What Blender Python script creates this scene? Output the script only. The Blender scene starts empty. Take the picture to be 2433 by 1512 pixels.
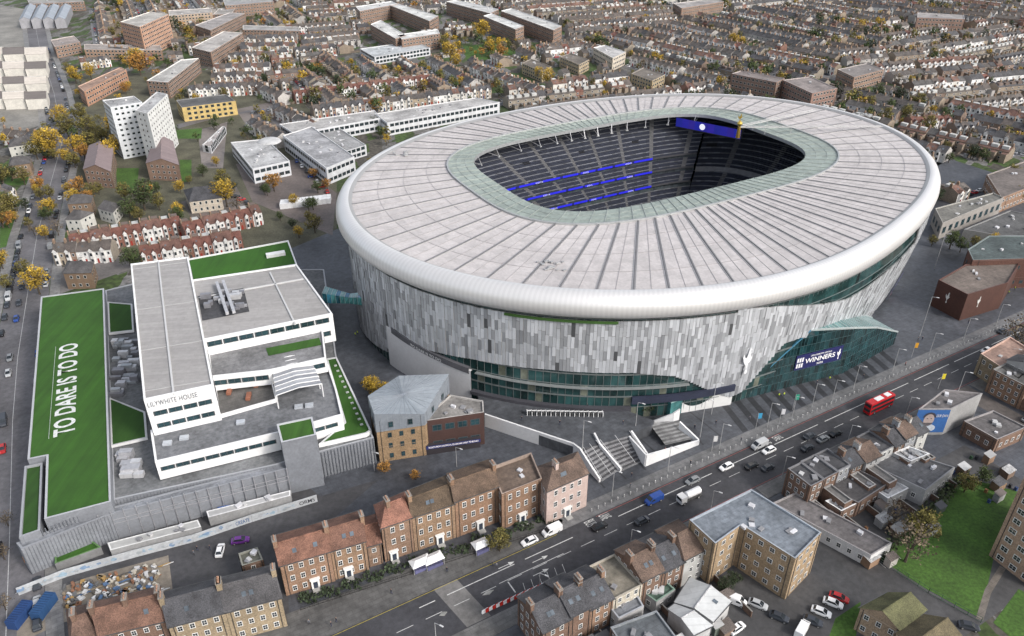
import bpy, math, random
import numpy as np
from mathutils import Vector, Matrix
random.seed(7); rnd=random.random; U=random.uniform
W0,F0,TH,HC=2433.0,1850.0,math.radians(31),147.0
S_,C_=math.sin(TH),math.cos(TH)
sc=bpy.context.scene; COL=bpy.context.collection
# ---------- site survey: sight lines from the 147 m survey station cut with level planes at true height
def G(u,v,z=0.0):
    dx=(u-1216.5)/F0; dy=-(v-756)/F0
    t=(HC-z)/(S_-dy*C_)
    return (dx*t,(C_+dy*S_)*t)
def GL(pts,z=0.0): return [G(u,v,z) for u,v in pts]
def PR(x,y,z=0):
    zc=y*C_-(z-HC)*S_; yc=y*S_+(z-HC)*C_
    return 1216.5+F0*x/zc, 756-F0*yc/zc
# ---------- materials
MATS={}
def M(key,rough=.8,noise=((.15,.8,1.15),(1.5,.85,1.12)),metal=0,brick=None,emit=0,spec=.5,bump=0,stretch=None,rot=0):
    m=bpy.data.materials.new(key); m.use_nodes=True; nt=m.node_tree; N=nt.nodes; L=nt.links
    b=N['Principled BSDF']; b.inputs['Roughness'].default_value=rough; b.inputs['Metallic'].default_value=metal
    b.inputs['Specular IOR Level'].default_value=spec
    at=N.new('ShaderNodeAttribute'); at.attribute_name='col'; cur=at.outputs['Color']
    geo=N.new('ShaderNodeNewGeometry'); pos=geo.outputs['Position']
    last=None
    for i,(s,lo,hi) in enumerate(noise):
        n=N.new('ShaderNodeTexNoise'); n.inputs['Scale'].default_value=s; n.inputs['Detail'].default_value=4; n.inputs['Roughness'].default_value=.65
        if stretch and i==len(noise)-1:
            mp=N.new('ShaderNodeMapping'); mp.inputs['Scale'].default_value=stretch; mp.inputs['Rotation'].default_value=(0,0,rot); L.new(pos,mp.inputs['Vector']); L.new(mp.outputs[0],n.inputs['Vector'])
        else: L.new(pos,n.inputs['Vector'])
        r=N.new('ShaderNodeMapRange'); r.inputs[1].default_value=.3; r.inputs[2].default_value=.7; r.inputs[3].default_value=lo; r.inputs[4].default_value=hi
        L.new(n.outputs['Fac'],r.inputs[0])
        v=N.new('ShaderNodeVectorMath'); v.operation='SCALE'; L.new(cur,v.inputs[0]); L.new(r.outputs[0],v.inputs['Scale']); cur=v.outputs[0]; last=n
    if brick:
        mp=N.new('ShaderNodeMapping'); mp.inputs['Rotation'].default_value=(0,0,-brick[3]); L.new(pos,mp.inputs['Vector'])
        bt=N.new('ShaderNodeTexBrick'); bt.inputs['Scale'].default_value=1; bt.inputs['Brick Width'].default_value=brick[0]; bt.inputs['Row Height'].default_value=brick[1]
        bt.inputs['Mortar Size'].default_value=brick[2]; bt.inputs['Color1'].default_value=(.92,)*3+(1,); bt.inputs['Color2'].default_value=(1.06,)*3+(1,); bt.inputs['Mortar'].default_value=(brick[4],)*3+(1,)
        L.new(mp.outputs[0],bt.inputs['Vector'])
        v=N.new('ShaderNodeVectorMath'); v.operation='MULTIPLY'; L.new(cur,v.inputs[0]); L.new(bt.outputs['Color'],v.inputs[1]); cur=v.outputs[0]
    if bump:
        bp=N.new('ShaderNodeBump'); bp.inputs['Strength'].default_value=bump; bp.inputs['Distance'].default_value=.3; L.new(last.outputs['Fac'],bp.inputs['Height']); L.new(bp.outputs[0],b.inputs['Normal'])
    L.new(cur,b.inputs['Base Color'])
    if emit: L.new(cur,b.inputs['Emission Color']); b.inputs['Emission Strength'].default_value=emit
    MATS[key]=m; return m
R30=math.radians(30.3)
M('wall'); M('brick',.9,((.2,.75,1.15),(3,.6,1.35)),bump=.3); M('render',.75,((.25,.78,1.05),(2,.86,1.04)))
M('white',.5,((.1,.93,1.03),(1.2,.92,1.03))); M('tile',.85,((.3,.55,1.35),(4,.5,1.45)),bump=.5); M('flat',.85,((.09,.55,1.3),(.9,.68,1.25)),brick=(6,1.2,.05,R30,.8))
M('memb',.7,((.05,.9,1.08),(.6,.88,1.07)),brick=(14,1.6,.05,math.radians(8),.83))
M('roofskin',.6,((.04,.9,1.08),(1.2,.86,1.1)),metal=.0,brick=(3.2,3.2,.06,math.radians(29),.92)); M('rim',.42,((.03,.93,1.05),),metal=.4); M('clad',.45,((.3,.93,1.05),),metal=.25)
M('glassroof',.35,((.08,.8,1.15),(1,.85,1.15)),metal=.1)
M('glass',.1,((.2,.5,1.5),),spec=.6); M('dark',.8); M('steel',.45,((1,.85,1.1),),metal=.4)
M('turf',.95,((.12,.85,1.12),(1.0,.8,1.2)),stretch=(.6,.03,1),rot=math.radians(4)); M('grass',.95,((.08,.55,1.35),(1.3,.6,1.4)))
M('asphalt',.65,((.05,.65,1.35),(.7,.78,1.25),(6,.85,1.15)),spec=.4); M('paving',.55,((.04,.65,1.35),(.5,.68,1.35)),brick=(2.4,1.2,.05,R30,.7))
M('mark',.7,((1.5,.6,1.1),)); M('leaf',.85,((1.5,.8,1.2),)); M('bark',.95); M('paint',.25,((1,.97,1.02),),spec=.6)
M('seat',.7,((.5,.8,1.2),)); M('emit',.5,((.5,.9,1.1),),emit=1.0); M('gold',.3,((1,.9,1.1),),metal=.9); M('skin',.8,((3,.95,1.05),))
M('rubber',.9,((3,.9,1.1),))
def groundmat():
    m=bpy.data.materials.new('ground_plots'); m.use_nodes=True; nt=m.node_tree; N=nt.nodes; L=nt.links; b=N['Principled BSDF']; b.inputs['Roughness'].default_value=.95
    geo=N.new('ShaderNodeNewGeometry'); mp=N.new('ShaderNodeMapping'); mp.inputs['Rotation'].default_value=(0,0,-.45); mp.inputs['Scale'].default_value=(.17,.07,.1); L.new(geo.outputs['Position'],mp.inputs[0])
    vo=N.new('ShaderNodeTexVoronoi'); vo.distance='CHEBYCHEV'; vo.inputs['Scale'].default_value=1; L.new(mp.outputs[0],vo.inputs['Vector'])
    sp=N.new('ShaderNodeSeparateColor'); L.new(vo.outputs['Color'],sp.inputs[0])
    cr=N.new('ShaderNodeValToRGB'); cr.color_ramp.interpolation='CONSTANT'
    cs=[(0,(.045,.07,.018)),(.18,(.075,.068,.055)),(.38,(.035,.055,.016)),(.5,(.12,.117,.11)),(.66,(.05,.085,.02)),(.76,(.07,.064,.055)),(.88,(.16,.155,.15))]
    cr.color_ramp.elements[0].color=cs[0][1]+(1,); cr.color_ramp.elements[1].position=cs[1][0]; cr.color_ramp.elements[1].color=cs[1][1]+(1,)
    for p,c in cs[2:]: e=cr.color_ramp.elements.new(p); e.color=c+(1,)
    L.new(sp.outputs[0],cr.inputs[0]); n=N.new('ShaderNodeTexNoise'); n.inputs['Scale'].default_value=.5; n.inputs['Detail'].default_value=6; L.new(geo.outputs['Position'],n.inputs['Vector'])
    r=N.new('ShaderNodeMapRange'); r.inputs[1].default_value=.3; r.inputs[2].default_value=.7; r.inputs[3].default_value=.4; r.inputs[4].default_value=1.5; L.new(n.outputs['Fac'],r.inputs[0])
    v=N.new('ShaderNodeVectorMath'); v.operation='SCALE'; L.new(cr.outputs[0],v.inputs[0]); L.new(r.outputs[0],v.inputs['Scale']); L.new(v.outputs[0],b.inputs['Base Color'])
    MATS['plots']=m
groundmat()
# ---------- mesh helpers
class MB:
    def __init__(s): s.v=[];s.f=[];s.m=[];s.c=[]
    def face(s,p,m='wall',c=(.5,.5,.5)):
        n=len(s.v); s.v.extend(p); s.f.append(range(n,n+len(p))); s.m.append(m); s.c.append(c)
    def quad(s,a,b,c,d,m,col): s.face((a,b,c,d),m,col)
    def prism(s,P,z0,z1,m,c,mt=None,ct=None,bottom=False):
        n=len(P)
        for i in range(n):
            a=P[i];b=P[(i+1)%n]; s.face(((a[0],a[1],z0),(b[0],b[1],z0),(b[0],b[1],z1),(a[0],a[1],z1)),m,c)
        s.face([(p[0],p[1],z1) for p in P],mt or m,ct or c)
        if bottom: s.face([(p[0],p[1],z0) for p in P[::-1]],m,c)
    def box(s,cx,cy,z0,l,w,h,ang,m,c,bottom=False):
        ca,sa=math.cos(ang),math.sin(ang)
        P=[(cx+x*ca-y*sa,cy+x*sa+y*ca) for x,y in ((-l/2,-w/2),(l/2,-w/2),(l/2,w/2),(-l/2,w/2))]
        s.prism(P,z0,z0+h,m,c,bottom=bottom)
    def beam(s,a,b,t,m,c):
        a=Vector(a);b=Vector(b);d=(b-a).normalized(); x=d.cross(Vector((0,0,1)));
        if x.length<.01: x=Vector((1,0,0))
        x=x.normalized()*t/2; y=d.cross(x).normalized()*t/2
        q=[x+y,x-y,-x-y,-x+y]
        for i in range(4):
            s.face([tuple(a+q[i]),tuple(a+q[(i+1)%4]),tuple(b+q[(i+1)%4]),tuple(b+q[i])],m,c)
        s.face([tuple(a+k) for k in q[::-1]],m,c); s.face([tuple(b+k) for k in q],m,c)
    def cyl(s,cx,cy,z0,z1,r0,r1,m,c,n=8,cap=True):
        A=[(cx+r0*math.cos(6.2832*i/n),cy+r0*math.sin(6.2832*i/n),z0) for i in range(n)]
        B=[(cx+r1*math.cos(6.2832*i/n),cy+r1*math.sin(6.2832*i/n),z1) for i in range(n)]
        for i in range(n): s.face((A[i],A[(i+1)%n],B[(i+1)%n],B[i]),m,c)
        if cap: s.face(B,m,c)
def raw(name,V,F,Mk,Cc,smooth=False):
    nf=len(F)
    tot=np.fromiter((len(f) for f in F),dtype=np.int32,count=nf); idx=np.fromiter((i for f in F for i in f),dtype=np.int32)
    return raw2(name,np.array(V,dtype=np.float32),idx,tot,Mk,np.array(Cc,dtype=np.float32),smooth)
def raw2(name,V,idx,tot,Mk,Cc,smooth=False):
    me=bpy.data.meshes.new(name); me.vertices.add(len(V)); me.vertices.foreach_set('co',V.astype(np.float32).ravel())
    me.loops.add(len(idx)); me.loops.foreach_set('vertex_index',idx.astype(np.int32)); me.polygons.add(len(tot))
    st=np.concatenate(([0],np.cumsum(tot)[:-1])).astype(np.int32); me.polygons.foreach_set('loop_start',st)
    keys=[];mi=[]
    lut={}
    for k in Mk:
        if k not in lut: lut[k]=len(keys); keys.append(k)
        mi.append(lut[k])
    for k in keys: me.materials.append(MATS[k])
    me.polygons.foreach_set('material_index',np.array(mi,dtype=np.int32))
    if smooth: me.polygons.foreach_set('use_smooth',np.ones(len(tot),dtype=bool))
    me.update(calc_edges=True)
    a=me.color_attributes.new('col','FLOAT_COLOR','CORNER'); c4=np.ones((len(idx),4),dtype=np.float32); c4[:,:3]=np.repeat(Cc,tot,axis=0); a.data.foreach_set('color',c4.ravel())
    me.validate(); return me
def tag(o,label=None,cat=None,group=None,kind=None):
    if label:o['label']=label
    if cat:o['category']=cat
    if group:o['group']=group
    if kind:o['kind']=kind
def thing(name,loc=(0,0,0),label=None,cat=None,group=None,rot=0):
    o=bpy.data.objects.new(name,None); o.location=loc; o.rotation_euler=(0,0,rot); COL.objects.link(o); o.empty_display_size=.5
    tag(o,label,cat,group); return o
def mk(name,mb,parent=None,local=False,smooth=False,**k):
    if not mb.f: return None
    V=np.array(mb.v,dtype=np.float32)
    if parent is not None and not local: V=V-np.array(parent.location,dtype=np.float32)
    me=raw(name,V,mb.f,mb.m,mb.c,smooth)
    o=bpy.data.objects.new(name,me); COL.objects.link(o)
    if parent is not None: o.parent=parent
    tag(o,**k); return o
def inst(name,me,parent=None,loc=(0,0,0),rot=0,scale=(1,1,1),**k):
    o=bpy.data.objects.new(name,me); o.location=loc; o.rotation_euler=(0,0,rot); o.scale=scale; COL.objects.link(o)
    if parent is not None:o.parent=parent
    tag(o,**k); return o
def struct(name,mb,**k): return mk(name,mb,kind='structure')
def ccw(P):
    a=sum(P[i][0]*P[(i+1)%len(P)][1]-P[(i+1)%len(P)][0]*P[i][1] for i in range(len(P)))
    return list(P) if a>0 else list(P)[::-1]
def inset(P,d):
    n=len(P);out=[]
    for i in range(n):
        a=Vector(P[i-1]);b=Vector(P[i]);c=Vector(P[(i+1)%n]); e1=(b-a).normalized();e2=(c-b).normalized()
        n1=Vector((-e1.y,e1.x));n2=Vector((-e2.y,e2.x)); q=(n1+n2); q=q/max(.35,(1+n1.dot(n2)))
        out.append((b.x+q.x*d,b.y+q.y*d))
    return out
def inpoly(x,y,P):
    c=False;n=len(P);j=n-1
    for i in range(n):
        if (P[i][1]>y)!=(P[j][1]>y) and x<(P[j][0]-P[i][0])*(y-P[i][1])/(P[j][1]-P[i][1])+P[i][0]: c=not c
        j=i
    return c
def textmb(s,p0,p1,h,up,key,col,bold=0,space=1):
    cu=bpy.data.curves.new('t','FONT'); cu.body=s; cu.offset=bold; cu.space_character=space; to=bpy.data.objects.new('t',cu); COL.objects.link(to); bpy.context.view_layer.update()
    me=to.to_mesh(); vs=[v.co.copy() for v in me.vertices]; fs=[list(p.vertices) for p in me.polygons]
    mb=MB()
    if vs:
        x0=min(v.x for v in vs);x1=max(v.x for v in vs);y0=min(v.y for v in vs);y1=max(v.y for v in vs)
        p0=Vector(p0);p1=Vector(p1);up=Vector(up).normalized()*h
        P=[tuple(p0+(p1-p0)*((v.x-x0)/(x1-x0))+up*((v.y-y0)/(y1-y0))) for v in vs]
        mb.v=P; mb.f=fs; mb.m=[key]*len(fs); mb.c=[col]*len(fs)
    to.to_mesh_clear(); bpy.data.objects.remove(to); return mb
def winmesh(fc,gc):
    mb=MB(); t=.09
    for x0,x1,z0,z1 in ((-.5,-.5+t,0,1),(.5-t,.5,0,1),(-.5+t,.5-t,0,t),(-.5+t,.5-t,1-t,1),(-.5+t,.5-t,.49,.53),(-.02,.02,t,.49),(-.02,.02,.53,1-t)):
        mb.quad((x0,-.06,z0),(x1,-.06,z0),(x1,-.06,z1),(x0,-.06,z1),'white',fc)
    for a,b in (((-.5,0),(-.5,1)),((.5,1),(.5,0)),((-.5,1),(.5,1)),((.5,0),(-.5,0))):
        mb.quad((a[0],0,a[1]),(a[0],-.06,a[1]),(b[0],-.06,b[1]),(b[0],0,b[1]),'white',fc)
    mb.quad((-.5+t,-.025,t),(.5-t,-.025,t),(.5-t,-.025,1-t),(-.5+t,-.025,1-t),'glass',gc)
    return raw('window',mb.v,mb.f,mb.m,mb.c)
WIN={'white':winmesh((.75,.75,.73),(.03,.035,.04)),'dark':winmesh((.06,.065,.07),(.02,.05,.06))}
def wallwin(o,wallmb,a,b,z0,z1,st,win,frame,cnt,near):
    a=Vector(a);b=Vector(b);L=(b-a).length; d=(b-a)/L; nrm=Vector((d.y,-d.x)); mid=(a+b)/2
    if nrm.dot(-mid.normalized())<-.35: return cnt
    w,h,sp=win; n=int((L-.6)//sp)
    if n<1: return cnt
    fh=(z1-z0)/st; off=(L-n*sp)/2
    for s in range(st):
        zz=z0+s*fh+fh*.3
        for i in range(n):
            p=a+d*(off+(i+.5)*sp)
            if near and cnt<98 and nrm.dot(-mid.normalized())>0:
                inst('window',WIN[frame],o,loc=(p.x-o.location.x+nrm.x*.02,p.y-o.location.y+nrm.y*.02,zz-o.location.z),rot=math.atan2(d.y,d.x),scale=(w,1,h)); cnt+=1
            else:
                for k,(m,c,g) in enumerate((('white',(.6,.6,.58) if frame=='white' else (.1,.1,.11),0),('glass',(.025,.035,.04),.12))):
                    q=p+nrm*(.03+.03*k); ww=w/2-g;
                    A=q-d*ww;B=q+d*ww; wallmb.quad((A.x,A.y,zz+g),(B.x,B.y,zz+g),(B.x,B.y,zz+h-g),(A.x,A.y,zz+h-g),m,c)
    return cnt
def block(name,label,cat,P,z1,z0=0,roof='flat',zr=3,wall=(.2,.12,.08),wm='brick',rc=(.12,.12,.12),rm='flat',st=2,win=(1.1,1.5,2.6),frame='white',near=True,par=.5,chim=0,group=None,vents=0,rimc=None,ridge=0,parent=None,wz=None,pw=.35,door=None,z00=None):
    F_=[Vector(P[0]),Vector(P[1])]; CEN=Vector((sum(p[0] for p in P)/len(P),sum(p[1] for p in P)/len(P)))
    P=ccw(P); o=parent or thing(name,(P[0][0],P[0][1],z0),label,cat,group)
    wb=MB(); rb=MB(); n=len(P)
    wtop=z1
    for i in range(n):
        a=P[i];b=P[(i+1)%n]; wb.quad((a[0],a[1],z0),(b[0],b[1],z0),(b[0],b[1],wtop),(a[0],a[1],wtop),wm,wall)
        if wm=='brick' and near and not parent:
            d=(Vector(b)-Vector(a)).normalized(); nn_=Vector((d.y,-d.x))*.06
            for zc_,hh in ((z1-.55,.3),(z0+ (z1-z0)*.36,.16)): wb.quad((a[0]+nn_.x,a[1]+nn_.y,zc_),(b[0]+nn_.x,b[1]+nn_.y,zc_),(b[0]+nn_.x,b[1]+nn_.y,zc_+hh),(a[0]+nn_.x,a[1]+nn_.y,zc_+hh),'render',tuple(min(.6,c*1.2+.04) for c in wall))
            for t in (.08,.92):
                p=Vector(a).lerp(Vector(b),t)+nn_; wb.beam((p.x,p.y,z0),(p.x,p.y,z1),.12,'steel',(.06,.06,.06))
    cnt=0
    if win:
        for i in range(n): cnt=wallwin(o,wb,P[i],P[(i+1)%n],(wz or (z0,z1))[0],(wz or (z0,z1))[1],st,win,frame,cnt,near)
    if door:
        a,b=F_; d=(b-a).normalized(); nn_=Vector((d.y,-d.x)); 
        if nn_.dot(CEN-a)>0: nn_=-nn_
        for t in door:
            p=a.lerp(b,t)+nn_*.3; db=MB(); an=math.atan2(d.y,d.x)
            db.box(p.x,p.y,z0+.1,1.9,.5,2.9,an,'white',(.7,.7,.68)); db.box(p.x,p.y,z0+3.0,2.3,.8,.25,an,'white',(.72,.72,.7)); q=p+nn_*.28; db.box(q.x,q.y,z0+.12,1.0,.06,2.2,an,'paint',(.03,.04,.06)); q=p+nn_*.9; db.box(q.x,q.y,z0,1.8,1.2,.35,an,'wall',(.35,.34,.32)); mk('door',db,o)
    if roof=='flat':
        Q=inset(P,pw); rcc=rimc or tuple(min(.7,c*1.6+.05) for c in rc)
        for i in range(n):
            a=P[i];b=P[(i+1)%n];c=Q[(i+1)%n];d=Q[i]
            rb.quad((a[0],a[1],z1),(b[0],b[1],z1),(c[0],c[1],z1),(d[0],d[1],z1),'wall' if not rimc else 'white',rcc)
            rb.quad((d[0],d[1],z1),(c[0],c[1],z1),(c[0],c[1],z1-par),(d[0],d[1],z1-par),'wall' if not rimc else 'white',rcc)
        rb.face([(p[0],p[1],z1-par) for p in Q],rm,rc)
    else:
        if len(P)!=4: P=P[:4]
        if ridge: P=P[1:]+P[:1]
        e=-.3; Q=inset(P,e); A,B,Cc,D=[Vector((q[0],q[1],z1-.05)) for q in Q]
        ka=0 if roof=='gable' else .28
        m1=(A+D)/2;m2=(B+Cc)/2; r1=m1.lerp(m2,ka);r2=m2.lerp(m1,ka); r1.z=r2.z=z1+zr
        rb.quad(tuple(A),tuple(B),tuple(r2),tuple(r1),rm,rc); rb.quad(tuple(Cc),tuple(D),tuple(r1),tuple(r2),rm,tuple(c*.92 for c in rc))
        if roof=='hip': rb.face((tuple(B),tuple(Cc),tuple(r2)),rm,rc); rb.face((tuple(D),tuple(A),tuple(r1)),rm,rc)
        else:
            a,b,c,d=[Vector((q[0],q[1],z1)) for q in P]
            ra=(a+d)/2; ra.z=z1+zr-.15; rb2=(b+c)/2; rb2.z=z1+zr-.15
            wb.face((tuple(d),tuple(a),tuple(ra)),wm,wall); wb.face((tuple(b),tuple(c),tuple(rb2)),wm,wall)
        rr=(r2-r1); ang=math.atan2(rr.y,rr.x)
        rb.beam(tuple(r1+Vector((0,0,.03))),tuple(r2+Vector((0,0,.03))),.24,'tile',tuple(min(.5,c*1.25) for c in rc))
        if near:
            for (p_,q_) in ((A,B),(Cc,D)): rb.beam(tuple(p_),tuple(q_),.16,'steel',(.1,.1,.1))
        if near and rr.length>5:
            for k in range(random.randint(0,2)):
                t=U(.2,.8);q=r1.lerp(r2,t).lerp(A.lerp(B,t),.5); dd_=(B-A).normalized(); w_=dd_*.45; h_=(r1.lerp(r2,t)-A.lerp(B,t)).normalized()*.55; nn3=dd_.cross(h_).normalized()*.08
                rb.quad(tuple(q-w_-h_+nn3),tuple(q+w_-h_+nn3),tuple(q+w_+h_+nn3),tuple(q-w_+h_+nn3),'glass',(.1,.12,.14))
        for k in range(chim):
            t=(k+.5)/chim if chim>1 else .12
            if chim>1: t=k/(chim-1)*.94+.03
            q=r1.lerp(r2,t); cb=MB(); cb.box(q.x,q.y,z1+zr*.4,.9,1.9,zr*.6+1.5,ang,'brick',tuple(min(1,x*.95) for x in wall)); cb.box(q.x,q.y,z1+zr+1.5,1.1,2.1,.18,ang,'wall',(.22,.2,.18))
            for j in (-.6,0,.6): cb.cyl(q.x-math.sin(ang)*j,q.y+math.cos(ang)*j,z1+zr+1.68,z1+zr+2.2,.16,.13,'wall',(.32,.19,.13),6)
            mk('chimney',cb,o)
    mk('wall',wb,o); mk('roof',rb,o)
    for k in range(vents):
        i=random.randrange(n); c=Vector((sum(p[0] for p in P)/n,sum(p[1] for p in P)/n)); q=c.lerp(Vector(P[i]),U(.05,.62))
        vb=MB(); l=U(.7,2.0); vb.box(q.x,q.y,z1-par,l,U(.7,1.4),U(.25,.8),U(0,1)+.5,'wall',random.choice([(.45,.45,.45),(.55,.55,.57),(.22,.22,.23)])); mk('roof_vent',vb,o)
    return o
# ================= GROUND
gm=MB(); gm.quad((-2500,-400,0),(2500,-400,0),(2500,4000,0),(-2500,4000,0),'plots',(.1,.1,.1)); struct('ground',gm)
def Rf(s,n): return (s*.8634-n*.5045, s*.5045+n*.8634)
def sheet(name,P,z,m,c): 
    b=MB(); b.face([(p[0],p[1],z) for p in ccw(P)],m,c); return struct(name,b)
def slab(name,P,z0,z1,m,c):
    b=MB(); b.prism(ccw(P),z0,z1,m,c); return struct(name,b)
sheet('plaza',[Rf(-60,60),Rf(420,60),Rf(420,330),Rf(150,340),Rf(20,290),Rf(-60,150)],.02,'paving',(.06,.064,.074))
sheet('yard_asphalt',GL([(-120,1600),(-60,1240),(700,1130),(760,1180),(900,1140),(680,1330),(700,1700)]),.025,'asphalt',(.055,.054,.057))
sheet('high_road',[Rf(-60,101.5),Rf(520,101.5),Rf(520,115),Rf(-60,115)],.045,'asphalt',(.045,.045,.05))
slab('pavement',[Rf(82,115),Rf(520,115),Rf(520,120),Rf(82,120)],0.02,.14,'paving',(.12,.12,.122))
slab('pavement',[Rf(-60,115),Rf(81,115),Rf(84,118),Rf(81,121),Rf(-60,130)],0.02,.14,'paving',(.10,.098,.095))
slab('pavement',[Rf(30,97),Rf(125,97),Rf(125,101.5),Rf(30,101.5)],0.02,.14,'paving',(.11,.108,.105))
slab('pavement',[Rf(135,97),Rf(220,97),Rf(220,101.5),Rf(135,101.5)],0.02,.14,'paving',(.11,.108,.105))
slab('pavement',[Rf(229,97),Rf(520,97),Rf(520,101.5),Rf(229,101.5)],0.02,.14,'paving',(.11,.108,.105))
sheet('side_road',[Rf(126,40),Rf(134,40),Rf(134,101.4),Rf(126,101.4)],.038,'asphalt',(.055,.055,.057))
sheet('side_road',[Rf(221,40),Rf(228,40),Rf(228,101.4),Rf(221,101.4)],.038,'asphalt',(.08,.07,.065))
sheet('car_park',[Rf(60,45),Rf(200,45),Rf(200,84),Rf(60,84)],.029,'asphalt',(.06,.059,.06))
mkb=MB()
def mark(s0,n0,s1,n1,w=.15,c=(.6,.6,.58)):
    a=Vector(Rf(s0,n0));b=Vector(Rf(s1,n1));d=(b-a).normalized();q=Vector((-d.y,d.x))*w/2
    mkb.quad((a.x-q.x,a.y-q.y,.055),(b.x-q.x,b.y-q.y,.055),(b.x+q.x,b.y+q.y,.055),(a.x+q.x,a.y+q.y,.055),'mark',c)
for k in range(0,60):
    s=20+k*7; mark(s,108.3,s+4,108.3,.14)
    if 40<s<330 and not 78<s<92: mark(s,111.8,s+6.9,111.8,.22) if k%3 else mark(s,111.8,s+4,111.8,.22)
mark(20,114.6,80,114.6,.1,(.5,.4,.05)); mark(92,114.6,400,114.6,.1,(.4,.1,.08)); mark(92,101.9,400,101.9,.1,(.4,.1,.08))
mark(62,104.5,62,108,.3);mark(60,108.6,78,108.6,.15)
for k in range(6): mark(64+k*2.2,103,64.9+k*2.2,106,.1)
for k in range(9): mark(142+k*.7,66,142+k*.7+.01,70,.1)
for s,n in ((72,110),(70,106.5),(64,112.5)):
    mark(s-2,n,s+1,n,.18); a=Vector(Rf(s+2.4,n));b=Vector(Rf(s+.9,n-.55));c=Vector(Rf(s+.9,n+.55)); mkb.face([(p.x,p.y,.055) for p in ccw([a,b,c])],'mark',(.6,.6,.58))
struct('road_marking',mkb)
sheet('crossing_surface',[Rf(48,101.8),Rf(54,101.8),Rf(52,114.8),Rf(46,114.8)],.05,'asphalt',(.15,.145,.14))
slab('traffic_island',[Rf(44,107.6),Rf(45,107),Rf(46,107.6),Rf(45,108.2)],.04,.17,'paving',(.3,.3,.28)); slab('traffic_island',[Rf(55,107.6),Rf(56.5,107),Rf(58,107.6),Rf(56.5,108.2)],.04,.17,'paving',(.3,.3,.28))
for tx,s,n in (('BUS',88,112.6),('LANE',92.6,112.6),('BUS',150,112.6),('LANE',154.6,112.6)):
    p0=Rf(s,n+1.9);p1=Rf(s,n-.0); up=Rf(1,0); tb=textmb(tx,p0+(.057,),p1+(.057,),3,(up[0],up[1],0),'mark',(.6,.6,.58)); struct('road_marking_lettering',tb)
sb=MB()
for k in range(15):
    s=149+k*4.9; a=Rf(s,120.3);b=Rf(s+2.2,120.3);c=Rf(s+7,137);d=Rf(s+4.8,137)
    sb.quad(a+(.03,),b+(.03,),c+(.03,),d+(.03,),'paving',(.022,.023,.027))
for k in range(7):
    s=100+k*7; a=Rf(s,122);b=Rf(s+.5,122);c=Rf(s+.5,140);d=Rf(s,140); sb.quad(a+(.03,),b+(.03,),c+(.03,),d+(.03,),'paving',(.03,.031,.035))
struct('paving_band',sb)
lp=[(10,1750),(14,1512),(22,1300),(30,1000),(42,850),(62,720),(88,560),(122,430),(150,330),(128,220),(95,120),(80,40)]
LW=[Vector(G(u,v)) for u,v in lp]
def ribbon(name,L,w,z,m,c,off=0):
    b=MB(); n=len(L); A=[]
    for i in range(n):
        d=(L[min(i+1,n-1)]-L[max(i-1,0)]).normalized(); q=Vector((-d.y,d.x)); A.append((L[i]+q*(off+w/2),L[i]+q*(off-w/2)))
    for i in range(n-1): b.quad((A[i][1].x,A[i][1].y,z),(A[i+1][1].x,A[i+1][1].y,z),(A[i+1][0].x,A[i+1][0].y,z),(A[i][0].x,A[i][0].y,z),m,c)
    return struct(name,b)
ribbon('side_road',LW,15,.036,'asphalt',(.11,.106,.112)); 
for off in (-9.5,9.5): ribbon('pavement',LW,3.6,.1,'paving',(.18,.175,.17),off)
ribbon('road_marking',LW,.15,.042,'mark',(.5,.5,.5))
ribbon('side_road',[Vector(G(u,v)) for u,v in ((150,395),(300,335),(480,285),(610,262),(690,330))],8,.031,'asphalt',(.12,.115,.12))
sheet('estate_ground',GL([(180,180),(640,160),(800,330),(800,700),(500,700),(160,540)]),.012,'grass',(.085,.082,.055))
for q,c in (([(560,390),(700,380),(800,460),(790,560),(600,480)],(.12,.10,.092)),([(470,310),(540,290),(530,400),(480,400)],(.17,.15,.14)),([(560,260),(660,240),(680,300),(600,320)],(.15,.13,.12)),([(130,640),(300,600),(310,640),(140,700)],(.14,.13,.125)),([(430,480),(560,440),(600,520),(470,540)],(.12,.105,.095))): sheet('car_park',GL(q),.023,'asphalt',c)
sheet('industrial_ground',GL([(-200,-20),(110,30),(150,280),(0,330),(-200,330)]),.021,'asphalt',(.2,.19,.17))
LAWN=(.045,.10,.014)
sheet('lawn',GL([(2085,1325),(2205,1218),(2290,1138),(2350,1150),(2500,1190),(2360,1330),(2330,1470),(2200,1400)]),.041,'grass',LAWN)
sheet('lawn',GL([(2360,1480),(2420,1400),(2500,1440),(2500,1600)]),.041,'grass',LAWN)
sheet('lawn',GL([(1985,1470),(2045,1430),(2030,1540),(1960,1540)]),.041,'grass',LAWN)
sheet('path',GL([(2318,1470),(2340,1400),(2375,1345),(2390,1352),(2355,1410),(2336,1475)]),.05,'paving',(.16,.14,.12))
for q in ([(275,400),(330,400),(325,455),(280,460)],[(427,380),(455,380),(455,430),(430,435)],[(415,310),(480,305),(478,330),(418,330)],[(400,50),(460,50),(455,62),(400,62)],[(500,130),(600,100),(610,115),(510,150)],[(1100,110),(1200,100),(1230,130),(1110,150)],[(0,540),(50,500),(40,580),(0,590)],[(15,410),(85,400),(70,440),(10,440)]): sheet('lawn',GL(q),.033,'grass',LAWN)
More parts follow.
